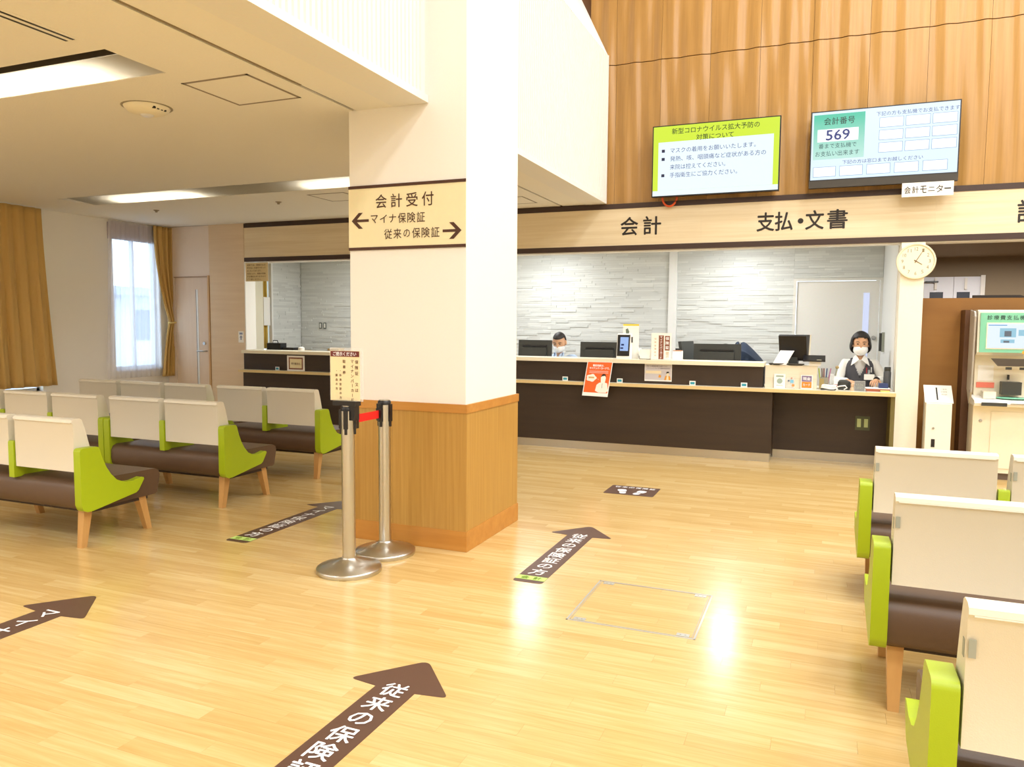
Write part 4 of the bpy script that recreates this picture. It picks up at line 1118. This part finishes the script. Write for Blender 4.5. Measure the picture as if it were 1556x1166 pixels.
t = put('small_notice', 'small white notice card leaning on the left of the cream box', 'card', (-.43, 9.12, .851)); link('sheet', bx(-.06, .06, 0, .003, 0, .16), PAPER, t)
bm = bmesh.new()
for i in range(24):
    pass
poly(bm, [(.03*math.cos(2*math.pi*i/24), .08+.03*math.sin(2*math.pi*i/24)) for i in range(24)], frameY(0, -.001, 0)); quad(bm, 0, .135, .08, .02, frameY(0, -.001, 0)); quad(bm, 0, .03, .07, .006, frameY(0, -.001, 0)); flat('grey_green_print', bm, mat('grey_green_print', '9fb0a2', .6), t)
t = put('icon_sheet', 'clear sheet with small blue and orange icons on the cream box', 'card', (-.315, 9.125, .851)); link('sheet', bx(-.05, .05, 0, .002, 0, .12), ACR, t)
for x, z, c, s_ in ((-.02, .085, '5f6a80', .018), (.015, .08, '7fc0e0', .035), (.012, .115, 'c98a7a', .016), (.03, .035, 'e59a50', .026)):
    bm = bmesh.new(); quad(bm, x, z, s_, s_, frameY(0, -.001, 0)); flat('icon', bm, mat('icon_'+c, c, .6), t)
t = put('payment_sign', 'purple and orange sign card leaning on the right of the cream box', 'sign', (-.145, 9.12, .851)); link('sheet', bx(-.062, .062, 0, .003, 0, .155), PAPER, t)
link('purple_half', bx(-.052, .052, -.001, 0, .083, .147), mat('purple_print', '7d6c92', .6), t); link('orange_half', bx(-.052, .052, -.001, 0, .012, .08), mat('bright_orange_print', 'f28a2a', .6), t)
bm = bmesh.new(); put_text(bm, '現金', 0, .115, .08, .036, frameY(0, -.002, 0), .01); put_text(bm, 'カード', 0, .047, .075, .028, frameY(0, -.002, 0), .01); flat('lettering', bm, WHITEINK, t)
# pens
t = put('pen_holder', 'clear pen holder with coloured pens on the worktop', 'pen holder', (.035, 9.22, .851))
link('cup', bx(-.045, .045, 0, .08, 0, .13), mat('smoky_acrylic', 'b9b49c', .2, alpha=.6), t)
pens = [(-.03, .10, 'b8d050'), (-.01, .06, '6a5a4a'), (.012, -.05, '2f4f7a'), (.03, -.12, 'b07090'), (.0, .02, '7a3a2a')]
for x, lean, c in pens:
    bm = bmesh.new(); tube(bm, [(x, .04, .005), (x-lean*.3, .04, .23)], .0065, 8)
    link('pen', bm, mat('pen_'+c, c, .4), t, smooth=True)
link('lower_block', bx(-.05, .0, -.02, .0, 0, .115), mat('tan_block', 'a9955e', .6), t)
t = put('acrylic_stand', 'tall clear acrylic stand with a small gold knob', 'stand', (.13, 9.26, .851)); link('sheet', bx(-.035, .05, 0, .005, .0, .17), ACR, t); bm = bmesh.new(); tube(bm, [(.02, .003, .15), (.035, .003, .235)], .01, 8); link('rod', bm, TAG, t)
bm = bmesh.new(); lathe(bm, [(0, -.02), (.018, -.012), (.02, 0), (.012, .015), (0, .02)], seg=14); link('knob', bm, mat('gold_knob', 'a28a58', .4), t, smooth=True, loc=(.036, .003, .245))
t = put('coiled_cable', 'coil of white cable lying on the worktop before the woman', 'cable', (.08, 9.08, .851))
for k in range(4):
    bm = bmesh.new(); tube(bm, [(.075*math.cos(a)+.004*k, .045*math.sin(a), .010+.013*k+.006*math.sin(a*2+k)) for a in [2*math.pi*i/28 for i in range(28)]], .007, 8, True)
    link('loop', bm, PAPER if k else GREYP, t, smooth=True)
bm = bmesh.new(); tube(bm, [(.07, 0, .03), (.12, -.02, .05), (.17, .0, .055), (.19, .02, .03), (.16, .03, .01)], .006, 8); link('cable_end', bm, PAPER, t, smooth=True)
link('red_plug', bx(.06, .09, -.02, .01, .04, .065), mat('red_plug', '9a2e2a', .5), t)
t = put('barcode_scanner', 'black and white hand scanner lying on the worktop', 'scanner', (.235, 9.22, .851)); bm = bmesh.new(); lathe(bm, [(0, 0), (.06, 0), (.07, .03), (.065, .09), (.03, .11), (0, .11)], seg=24); bm.transform(Matrix.Diagonal((1.1, .8, 1, 1))); link('head', bm, GREYP, t, smooth=True); link('handle', bx(-.10, -.05, -.03, .03, 0, .10), PAPER, t, bevel=.01)
t = put('little_figurine', 'tiny beige figurine beside the black desk calendar', 'figurine', (.325, 9.12, .851)); bm = bmesh.new(); lathe(bm, [(0, 0), (.022, 0), (.02, .03), (.012, .04), (.02, .055), (.016, .075), (0, .082)], seg=16); link('body', bm, mat('beige_clay', 'd9b592', .6), t, smooth=True)
t = put('desk_calendar', 'small black block calendar on the worktop', 'calendar', (.40, 9.10, .851)); link('cube', bx(-.055, .045, 0, .08, 0, .105), mat('black_glossy_cube', '2c302c', .2), t, bevel=.004); link('frame', bx(-.06, .05, -.002, 0, 0, .11), ACR, t)
bm = bmesh.new(); put_text(bm, '13:06', -.005, .07, .07, .018, frameY(0, -.003, 0)); put_text(bm, '1025', -.005, .035, .08, .02, frameY(0, -.003, 0)); flat('digits', bm, TAG, t)
t = put('coin_tray', 'reddish-brown coin tray lying under the woman’s hand', 'tray', (.577, 9.11, .851)); bm = bmesh.new(); prism(bm, [(-.11, 0), (-.125, .028), (.125, .028), (.105, 0)], 0, .15, 'Y'); link('dish', bm, mat('terracotta_tray', 'a3583a', .5), t, bevel=.004); link('mat', bx(-.12, .12, 0, .15, .0285, .036), PAPER, t)
link('blue_book', bx(.01, .10, .03, .15, .036, .085), mat('dark_blue_book', '2d3a66', .6), t)
t = put('water_bottle', 'dark grey water bottle standing at the right end of the worktop', 'bottle', (.675, 9.30, .851)); bm = bmesh.new(); lathe(bm, [(0, 0), (.036, 0), (.038, .01), (.038, .20), (.034, .215)], seg=24); link('body', bm, mat('smoky_bottle', '55585c', .25), t, smooth=True)
bm = bmesh.new(); lathe(bm, [(.030, .21), (.034, .215), (.034, .25), (.03, .26), (0, .26)], seg=24); link('cap', bm, GREYP, t, smooth=True)
t = put('yellow_memo', 'small yellow-green memo pad under the water bottle', 'memo pad', (.64, 9.06, .851)); link('pad', bx(-.04, .05, 0, .07, 0, .015), mat('yellow_green_pad', 'c8cf7a', .6), t)
t = put('wall_phone', 'grey wall phone on the white office side wall', 'phone', (.734, 10.85, 1.36)); link('base', bx(-.03, 0, -.05, .05, -.13, .12), TAG, t, bevel=.005); link('handset', bx(-.06, -.03, -.025, .025, -.12, .11), GREYP, t, bevel=.01)

# ================================================================== COLLECTION BOX + KIOSK
t = put('collection_box', 'white collection box with slanted top and slot beside the pillar', 'box', (1.15, 8.98, 0))
WB = mat('white_box_steel', 'f4efe0', .45)
bm = bmesh.new(); prism(bm, [(0, .002), (0, .755), (.02, .765), (.22, .925), (.24, .925), (.24, .002)], -.118, .118, 'X'); link('body', bm, WB, t, bevel=.003, seg=1)
ang = math.atan2(.16, .20)
frs = (Vector((0, .02, .765)), Vector((1, 0, 0)), Vector((0, .20, .16)).normalized(), Vector((0, -.16, .20)).normalized())
bm = bmesh.new(); slab(bm, 0, .128, .262, .27, .001, .008, frs); link('lid', bm, WB, t, bevel=.002, seg=1)
bm = bmesh.new(); slab(bm, -.012, .13, .014, .19, .0081, .0092, frs); link('slot', bm, BLACK, t)
O, a_, b_, c_ = frs; fq = (O+c_*.0095, a_, b_, c_)
bm = bmesh.new()
for k, s_ in enumerate(('ご意見', '診察券', '用紙')): put_text(bm, s_, .055, .20-k*.04, .06, .022, fq)
flat('lettering', bm, TAG, t)
bm = bmesh.new(); lathe(bm, [(0, 0), (.012, 0), (.012, .006), (0, .006)], seg=16); bm.transform(Matrix.Rotation(R(90), 4, 'X')); link('lock', bm, SILV, t, loc=(-.045, 0, .50))
link('window_hole', bx(-.06, -.025, -.002, .001, .30, .385), BLACK, t)

k_ = put('payment_kiosk', 'cream and teal payment kiosk with a lit screen at the right edge', 'kiosk', (1.46, 0, 0))
KB = mat('kiosk_cream', 'f1e8cf', .4)
link('lower_cabinet', bx(-.0, 1.0, 9.0, 9.28, .07, .76), KB, k_, bevel=.006)
link('plinth', bx(.01, .99, 9.03, 9.28, .0, .07), mat('kiosk_plinth', '6c5c50', .5), k_)
link('cabinet_door', bx(.16, .80, 8.992, 9.0, .12, .70), KB, k_, bevel=.003, seg=1)
bm = bmesh.new(); lathe(bm, [(0, 0), (.016, 0), (.014, .010), (0, .012)], seg=16); bm.transform(Matrix.Rotation(R(90), 4, 'X')); link('lock', bm, SILV, k_, smooth=True, loc=(.07, 9.0, .60))
bm = bmesh.new(); prism(bm, [(8.90, .76), (8.88, .79), (8.90, .815), (9.20, .85), (9.20, .76)], -.01, 1.01, 'X'); link('shelf', bm, PAPER, k_, bevel=.004)
link('tray_lip', bx(.05, .27, 8.865, 8.90, .765, .80), GREYP, k_, bevel=.012)
link('shelf_bar', bx(.30, 1.0, 8.87, 8.882, .785, .80), SILV, k_)
link('inner_back', bx(.02, .98, 9.16, 9.28, .76, 1.27), KB, k_)
bm = bmesh.new(); prism(bm, [(9.02, 1.27), (8.98, 1.30), (9.0, 1.715), (9.03, 1.73), (9.28, 1.73), (9.28, 1.27)], .0, 1.0, 'X'); link('head', bm, KB, k_, bevel=.004, seg=1)
link('teal_face', bx(.02, .98, 8.974, 9.0, 1.30, 1.70), TEAL, k_, bevel=.004, seg=1)
link('screen_frame', bx(.075, .58, 8.970, 8.976, 1.335, 1.60), KB, k_)
s = link('screen', bx(.085, .57, 8.966, 8.971, 1.345, 1.59), screen('lit_kiosk', 'e6f4ff', .62), k_)
fk = frameY(0, 8.965, 0); bm = bmesh.new(); quad(bm, .26, 1.50, .14, .09, fk); quad(bm, .26, 1.415, .12, .035, fk); quad(bm, .39, 1.50, .08, .06, fk); flat('pale_icons', bm, screen('lit_sky', '9fd4ea', .55), s)
bm = bmesh.new(); quad(bm, .26, 1.49, .06, .055, frameY(0, 8.964, 0)); quad(bm, .25, 1.41, .05, .02, frameY(0, 8.964, 0)); flat('dark_icons', bm, screen('lit_grey', '7c8794', .4), s)
bm = bmesh.new(); quad(bm, .17, 1.575, .16, .008, fk); flat('blue_line', bm, screen('lit_azure', '5aa0e0', .55), s)
bm = bmesh.new()
for i, ch in enumerate('診療費支払機'): put_text(bm, ch, .10+i*.056, 1.652, .045, .045, frameY(0, 8.973, 0), .01)
flat('lettering', bm, mat('dark_teal_ink', '35584c', .6), k_)
bm = bmesh.new(); poly(bm, [(.46+.07*math.cos(2*math.pi*i/20), 1.305+.03*math.sin(2*math.pi*i/20)) for i in range(20)], frameY(0, 8.9735, 0)); flat('orange_sticker', bm, mat('orange_sticker', 'e8a83a', .5), k_)
bm = bmesh.new(); prism(bm, [(.13, 1.24), (.19, 1.165), (.46, 1.165), (.55, 1.24)], 8.94, 9.0, 'Y'); link('hood', bm, mat('kiosk_hood', '4a4238', .4), k_, bevel=.004)
for x in (.26, .38): link('hood_light', bx(x, x+.05, 8.96, 8.99, 1.13, 1.155), GREYP, k_)
link('card_reader', bx(.25, .42, 9.04, 9.16, .87, 1.0), GREYP, k_, bevel=.01)
link('reader_slot', bx(.31, .325, 9.12, 9.158, 1.02, 1.07), BLACK, k_)
bm = bmesh.new(); lathe(bm, [(0, .0), (.17, .0), (.165, .008), (0, .008)], seg=32); bm.transform(Matrix.Diagonal((1, .5, 1, 1))); link('teal_pad', bm, TEAL, k_, loc=(.36, 9.03, .838))
link('printer_block', bx(.08, .19, 8.98, 9.13, .83, .90), CREAMP, k_, bevel=.008)
link('red_label', bx(.04, .20, 9.15, 9.16, .93, .985), mat('coral_label', 'f0806a', .5), k_)
link('small_notice', bx(.05, .19, 9.155, 9.16, 1.0, 1.16), PAPER, k_)
link('side_wing', pr_([(9.10, .92), (8.95, .775), (8.93, .80), (8.86, .90), (8.84, 1.66), (8.88, 1.71), (9.10, 1.73)], -.055, -.04, 'X'), mat('grey_side_wing', 'a59f93', .35), k_)
for z in (.90, 1.27, 1.66): link('wing_screw', bx(-.058, -.055, 8.90, 8.92, z, z+.02), SILV, k_)
link('rear_dark_box', bx(-.07, .98, 9.30, 9.58, .0, 1.735), mat('dark_brown_box', '5c3a20', .5), k_)  # dark brown box standing behind the kiosk

# ================================================================== PEOPLE
def skin_obj(name, verts, edges, radii, m, parent=None, sub=2, cut=None, root=0):
    me = bpy.data.meshes.new(name); me.from_pydata(verts, edges, [])
    o = bpy.data.objects.new(name, me); COL.objects.link(o)
    md = o.modifiers.new('skin', 'SKIN'); md.use_smooth_shade = True
    if not me.skin_vertices: me.skin_vertices.new()
    for i, r in enumerate(radii):
        sv = me.skin_vertices[0].data[i]; sv.radius = r if isinstance(r, tuple) else (r, r); sv.use_root = (i == root)
    s_ = o.modifiers.new('sub', 'SUBSURF'); s_.levels = sub; s_.render_levels = sub
    dg = bpy.context.evaluated_depsgraph_get(); dg.update()
    nm = bpy.data.meshes.new_from_object(o.evaluated_get(dg))
    bpy.data.objects.remove(o); bpy.data.meshes.remove(me)
    bm = bmesh.new(); bm.from_mesh(nm); bpy.data.meshes.remove(nm)
    if cut:
        dead = [f for f in bm.faces if cut(f.calc_center_median())]
        bmesh.ops.delete(bm, geom=dead, context='FACES')
    return bm
def ellip(bm, c, r, seg=24, rings=14, keep=None, rot=None):
    g = bmesh.ops.create_uvsphere(bm, u_segments=seg, v_segments=rings, radius=1)
    vs = g['verts']
    mt = Matrix.Translation(c) @ (rot or Matrix.Identity(4)) @ Matrix.Diagonal((r[0], r[1], r[2], 1))
    bmesh.ops.transform(bm, matrix=mt, verts=vs)
    if keep:
        dead = [v for v in vs if not keep(v.co)]
        bmesh.ops.delete(bm, geom=dead, context='VERTS')
def hand_bm(bm, wrist, direction, up, s=1.0, side=1):
    """palm and five fingers, skin tubes merged into bm"""
    d_ = Vector(direction).normalized(); u_ = Vector(up).normalized(); r_ = d_.cross(u_).normalized()*side
    w0 = Vector(wrist)
    def P(a, b, c): return w0+(d_*a+r_*b+u_*c)*s
    v = [P(0, 0, 0), P(.05, 0, .004), P(.085, 0, .004)]; e = [(0, 1), (1, 2)]; rad = [(.022*s, .016*s), (.036*s, .014*s), (.036*s, .012*s)]
    b2_ = skin_obj('palm', v, e, rad, None, sub=2)
    me = bpy.data.meshes.new('x'); b2_.to_mesh(me); b2_.free(); bm.from_mesh(me); bpy.data.meshes.remove(me)
    for k, ln in enumerate((.062, .075, .070, .055)):
        off = (k-1.5)*.019
        tube(bm, [P(.078, off, .004), P(.078+ln*.45, off*1.1, .002), P(.078+ln*.8, off*1.12, -.012), P(.078+ln, off*1.12, -.026)], [.0095*s, .009*s, .008*s, .0055*s], 8)
    tube(bm, [P(.02, -.026, 0), P(.045, -.048, -.004), P(.07, -.058, -.012), P(.085, -.06, -.02)], [.012*s, .011*s, .009*s, .006*s], 8)
def head_bm(bm, c, tiltx=0, s=1.0):
    """skull, jaw, nose, ears; c = centre of head; looks to -Y and down by tiltx"""
    rt = Matrix.Translation(c) @ Matrix.Rotation(tiltx, 4, 'X') @ Matrix.Scale(s, 4)
    tmp = bmesh.new()
    g = bmesh.ops.create_uvsphere(tmp, u_segments=32, v_segments=22, radius=1)
    for v in tmp.verts:
        x, y, z = v.co
        X = x*.075; Y = y*.095; Z = z*.118
        if z < 0:
            k = 1-.38*(-z)**1.5; X *= k; Y = Y*(1-.25*(-z)**2)-.006*(-z)
        if y < -.5: Y *= .94
        # eye hollows
        if y < 0 and .0 < z < .28 and .2 < abs(x) < .65: Y += .006
        v.co = (X, Y, Z)
    # nose
    for v in tmp.verts:
        if abs(v.co.x) < .014 and v.co.y < -.07 and -.045 < v.co.z < .02: v.co.y -= .014*(1-abs(v.co.x)/.016)
    tmp.transform(rt); me = bpy.data.meshes.new('x'); tmp.to_mesh(me); tmp.free(); bm.from_mesh(me); bpy.data.meshes.remove(me)
    for sx in (-1, 1):
        t2 = bmesh.new(); ellip(t2, (sx*.078, .005, 0), (.012, .022, .032), 12, 8); t2.transform(rt); me = bpy.data.meshes.new('x'); t2.to_mesh(me); t2.free(); bm.from_mesh(me); bpy.data.meshes.remove(me)
    return rt
def person(name_label, x, y, z_eye, shirt, tilt, female, sh_w=.20, group=None):
    c = Vector((x, y, z_eye))
    t = empty('person', (x, y, .0)); tag(t, name_label, 'person')
    off = -Vector((x, y, 0))
    nk = Vector((x, y+.02, z_eye-.15)); ch = Vector((x, y+.04, z_eye-.36)); wa = Vector((x, y+.06, z_eye-.60)); pe = Vector((x, y+.08, z_eye-.78))
    return t, c, off, nk, ch, wa, pe
def shift(bm, off): bm.transform(Matrix.Translation(off)); return bm

# --- woman at the worktop
x, y = .42, 9.86
HC = Vector((x, y, 1.345))
t = empty('person', (x, y, 0)); tag(t, 'woman in grey vest, white shirt and mask seated behind the worktop', 'person')
off = -Vector((x, y, 0))
hip = Vector((x, y+.12, .55)); waist = Vector((x, y+.08, .78)); chest = Vector((x, y+.04, 1.02)); nb = Vector((x, y+.03, 1.17)); nt_ = Vector((x, y+.01, 1.25))
sL = Vector((x-.165, y+.04, 1.115)); eL = Vector((x-.235, y-.03, .90)); wL = Vector((x-.12, y-.30, .93))
sR = Vector((x+.165, y+.04, 1.115)); eR = Vector((x+.255, y-.04, .93)); wR = Vector((x+.16, y-.36, .955))
kL = Vector((x-.12, y-.30, .52)); fL = Vector((x-.12, y-.30, .08)); kR = Vector((x+.12, y-.28, .52)); fR = Vector((x+.12, y-.28, .08))
V = [hip, waist, chest, nb, nt_, sL, eL, wL, sR, eR, wR, kL, fL, kR, fR]
E_ = [(0,1),(1,2),(2,3),(3,4),(2,5),(5,6),(6,7),(2,8),(8,9),(9,10),(0,11),(11,12),(0,13),(13,14)]
Rd = [(.12,.08),(.09,.06),(.09,.055),(.05,.045),(.048,.048),.045,.034,.025,.045,.034,.025,.07,.045,.07,.045]
bm = skin_obj('b', V, E_, Rd, None)
head_bm(bm, HC, R(8), 1.12)
hand_bm(bm, wR, (-.25, -.9, -.25), (0, -.2, 1), 1.05, 1); hand_bm(bm, wL, (.6, -.7, -.25), (0, 0, 1), 1.05, -1)
body = link('body', shift(bm, off), SKIN, t, smooth=True)
# shirt: torso and sleeves, a little larger
Vs = [hip, waist, chest, nb+Vector((0,0,-.01)), sL, eL, wL+(eL-wL)*.12, sR, eR, wR+(eR-wR)*.12]
Es = [(0,1),(1,2),(2,3),(2,4),(4,5),(5,6),(2,7),(7,8),(8,9)]
Rs = [(.165,.125),(.135,.105),(.148,.108),(.062,.058),.068,.056,.040,.068,.056,.040]
bm = skin_obj('s', Vs, Es, Rs, None); link('shirt', shift(bm, off), SHIRTW, t, smooth=True)
def loft(bm, rings, seg=36):
    R_ = []
    for cx_, cy_, z_, rx, ry in rings:
        R_.append([bm.verts.new((cx_+rx*math.copysign(abs(math.cos(a_))**.85, math.cos(a_)), cy_+ry*math.copysign(abs(math.sin(a_))**.85, math.sin(a_)), z_)) for a_ in [2*math.pi*i/seg for i in range(seg)]])
    for A, B in zip(R_, R_[1:]):
        for i in range(seg): bm.faces.new((A[i], A[(i+1) % seg], B[(i+1) % seg], B[i]))
rg = [(.60, .165, .135), (.70, .155, .13), (.80, .15, .128), (.86, .155, .13), (.92, .162, .134), (.97, .168, .136), (1.0, .170, .136), (1.03, .171, .134), (1.06, .170, .130), (1.09, .166, .124), (1.12, .156, .115), (1.145, .14, .105), (1.165, .115, .09), (1.18, .09, .078)]
rg = [tuple(p_+(q_-p_)*k_/4 for p_, q_ in zip(A_, B_)) for A_, B_ in zip(rg, rg[1:]) for k_ in range(4)]+[rg[-1]]
bm = bmesh.new(); loft(bm, [(0, .05, z_, a_, b2_) for z_, a_, b2_ in rg], 120)
dead = [f for f in bm.faces if (lambda p: p.y < .04 and p.z > .985 and abs(p.x) < .010+(p.z-.985)*.42)(f.calc_center_median())]
bmesh.ops.delete(bm, geom=dead, context='FACES')
ve = link('vest', bm, VEST, t, smooth=True); solid(ve, .006)
for z in (.965, .90): 
    bm = bmesh.new(); ellip(bm, (0, -.09, z), (.009, .006, .009), 10, 6); link('button', bm, BLACK, ve)
for s in (-1, 1):   # collar wings
    bm = bmesh.new(); P0 = [(s*.045, .0, 1.225), (s*.075, -.02, 1.18), (s*.098, -.088, 1.095), (s*.05, -.092, 1.13), (s*.012, -.07, 1.165)]
    a = [bm.verts.new(p) for p in P0]; bm.faces.new(a if s > 0 else a[::-1])
    o = link('collar', bm, SHIRTW, t); solid(o, .006)
# mask, hair, eyes
rt = Matrix.Translation(HC+off) @ Matrix.Rotation(R(8), 4, 'X') @ Matrix.Scale(1.12, 4)
bm = bmesh.new(); ellip(bm, (0, -.012, -.052), (.074, .098, .066), 32, 20, keep=lambda c: c.y < -.015 and c.z < .012); bm.transform(rt); o = link('mask', bm, MASK, t, smooth=True); solid(o, .003)
bm = bmesh.new(); ellip(bm, (0, .018, .010), (.100, .112, .128), 48, 36, keep=lambda c: c.z > -.10 and not (c.y < -.005 and abs(c.x) < .079 and c.z < .082-.25*abs(c.x)))
for v in bm.verts:
    if v.co.z < .02: v.co.x *= 1+.22*min(1, (.02-v.co.z)/.09)
    if v.co.z < -.02 and v.co.y < .02: v.co.y -= .012
bm.transform(rt); o = link('hair', bm, HAIR, t, smooth=True); solid(o, .014)
for s in (-1, 1):
    bm = bmesh.new(); ellip(bm, (s*.030, -.080, .014), (.011, .005, .005), 12, 8); bm.transform(rt); link('eye', bm, mat('dark_eye', '2a1c18', .3), t)
    bm = bmesh.new(); tube(bm, [(s*.015, -.088, .034), (s*.034, -.085, .040), (s*.052, -.072, .034)], .0025, 6); bm.transform(rt); link('eyebrow', bm, HAIR, t)
    bm = bmesh.new(); tube(bm, [(s*.066, -.045, -.02), (s*.076, -.01, -.005), (s*.080, .006, .0)], .0016, 6); bm.transform(rt); link('ear_loop', bm, MASK, t)
bd = link('name_badge', bx(.045, .155, -.112, -.107, .935, 1.0), PAPER, t)
link('badge_clip', bx(.085, .105, -.110, -.104, 1.0, 1.05), ACR, t); bm = bmesh.new(); tube(bm, [(.07, -.095, 1.01), (.07, -.088, 1.075)], .005, 8); link('red_pen', bm, mat('red_pen', 'b02a2a', .4), t); bm = bmesh.new(); tube(bm, [(.12, -.085, 1.02), (.12, -.078, 1.08)], .005, 8); link('white_pen', bm, PAPER, t)
w_ = wR+off; e_ = eR+off; dv = (e_-w_).normalized()
bm = bmesh.new(); tube(bm, [tuple(w_+dv*.005), tuple(w_+dv*.022)], .034, 16); link('watch', bm, BLACK, t)
# chair behind
# --- man at the left monitors
x, y = -3.365, 10.04
HC = Vector((x, y, 1.30))
t = empty('person', (x, y, 0)); tag(t, 'man in pale blue shirt and mask looking down between two monitors', 'person')
off = -Vector((x, y, 0))
hip = Vector((x+.02, y+.16, .50)); waist = Vector((x+.02, y+.13, .74)); chest = Vector((x+.02, y+.08, .96)); nb = Vector((x, y+.05, 1.11)); nt_ = Vector((x, y+.02, 1.19))
sL = Vector((x-.17, y+.06, 1.09)); eL = Vector((x-.25, y+.0, .87)); wL = Vector((x-.12, y-.14, .87))
sR = Vector((x+.20, y+.06, 1.10)); eR = Vector((x+.28, y+.0, .87)); wR = Vector((x+.12, y-.14, .87))
kL = Vector((x-.12, y-.28, .5)); fL = Vector((x-.12, y-.28, .08)); kR = Vector((x+.12, y-.28, .5)); fR = Vector((x+.12, y-.28, .08))
V = [hip, waist, chest, nb, nt_, sL, eL, wL, sR, eR, wR, kL, fL, kR, fR]
Rd = [(.12,.08),(.09,.06),(.09,.055),(.055,.05),(.055,.055),.045,.045,.028,.06,.045,.028,.075,.05,.075,.05]
bm = skin_obj('b', V, E_, Rd, None); head_bm(bm, HC, R(24), 1.15)
hand_bm(bm, wR, (-.2, -.9, -.2), (0, 0, 1), 1.1, 1); hand_bm(bm, wL, (.2, -.9, -.2), (0, 0, 1), 1.1, -1)
link('body', shift(bm, off), SKIN, t, smooth=True)
Vs = [hip, waist, chest, nb+Vector((0,0,-.01)), sL, eL, wL+(eL-wL)*.12, sR, eR, wR+(eR-wR)*.12]
bm = skin_obj('s', Vs, Es, [(.178,.138),(.158,.12),(.168,.118),(.085,.075),.085,.06,.042,.085,.06,.042], None)
link('shirt', shift(bm, off), SHIRTB, t, smooth=True)
for s in (-1, 1):
    bm = bmesh.new(); a = [bm.verts.new(p) for p in [(s*.065, -.01, 1.175), (s*.085, -.03, 1.13), (s*.07, -.075, 1.075), (s*.015, -.075, 1.12), (s*.03, -.055, 1.15)]]; bm.faces.new(a if s > 0 else a[::-1]); o = link('collar', bm, SHIRTB, t); solid(o, .006)
    bm = bmesh.new(); tube(bm, [(s*.06, -.035, 1.16), (s*.055, -.06, 1.11), (s*.02, -.075, 1.0), (0, -.08, .95)], .005, 8); link('lanyard', bm, NAVY, t)
rt = Matrix.Translation(HC+off) @ Matrix.Rotation(R(24), 4, 'X') @ Matrix.Scale(1.15, 4)
bm = bmesh.new(); ellip(bm, (0, -.012, -.050), (.074, .098, .062), 32, 20, keep=lambda c: c.y < -.015 and c.z < .012); bm.transform(rt); o = link('mask', bm, MASK, t, smooth=True); solid(o, .003)
bm = bmesh.new(); ellip(bm, (0, .010, .022), (.082, .101, .108), 36, 24, keep=lambda c: c.z > .066-.2*c.y*0 or (c.y > .0 and c.z > -.05)); bm.transform(rt); o = link('hair', bm, HAIR, t, smooth=True); solid(o, .008)
for s in (-1, 1):
    bm = bmesh.new(); ellip(bm, (s*.030, -.080, .014), (.011, .005, .004), 12, 8); bm.transform(rt); link('eye', bm, mat('dark_eye', '2a1c18', .3), t)
    bm = bmesh.new(); tube(bm, [(s*.015, -.088, .034), (s*.034, -.085, .040), (s*.052, -.072, .034)], .003, 6); bm.transform(rt); link('eyebrow', bm, HAIR, t)
# --- person bending in navy
x, y = -.85, 10.25
t = empty('person', (x, y, 0)); tag(t, 'person in navy bending low behind a monitor, only the back showing', 'person'); off = -Vector((x, y, 0))
hip = Vector((x+.14, y+.05, .62)); waist = Vector((x+.12, y+.05, .92)); chest = Vector((x+.04, y+.0, 1.19)); nb = Vector((x-.12, y-.02, 1.25)); nt_ = Vector((x-.20, y-.03, 1.22)); 
sL = Vector((x-.08, y-.15, 1.18)); eL = Vector((x-.12, y-.20, .95)); wL = Vector((x-.22, y-.15, .86)); sR = Vector((x-.02, y+.16, 1.16)); eR = Vector((x-.06, y+.20, .93)); wR = Vector((x-.2, y+.12, .86))
kL = Vector((x-.1, y-.10, .45)); fL = Vector((x+.0, y-.1, .08)); kR = Vector((x-.1, y+.18, .45)); fR = Vector((x+.0, y+.18, .08))
V = [hip, waist, chest, nb, nt_, sL, eL, wL, sR, eR, wR, kL, fL, kR, fR]
bm = skin_obj('b', V, E_, [(.12,.08),(.09,.06),(.09,.055),(.05,.045),(.048,.048),.045,.034,.025,.045,.034,.025,.07,.045,.07,.045], None); head_bm(bm, Vector((x-.32, y-.04, 1.13)), R(50), 1.0)
hand_bm(bm, wL, (-.9, -.2, -.3), (0, 0, 1), 1, 1); hand_bm(bm, wR, (-.9, .2, -.3), (0, 0, 1), 1, -1)
link('body', shift(bm, off), SKIN, t, smooth=True)
bm = skin_obj('s', [hip, waist, chest, nb, sL, eL, wL, sR, eR, wR, nt_], Es+[(3, 10)], [(.20,.18),(.20,.18),(.20,.18),(.15,.15),.10,.065,.05,.10,.065,.05,(.10,.10)], None)
link('jacket', shift(bm, off), NAVY, t, smooth=True)
bm = bmesh.new(); ellip(bm, (x-.31, y-.03, 1.19), (.115, .125, .13), 28, 20); link('hair', shift(bm, off), HAIR, t, smooth=True)
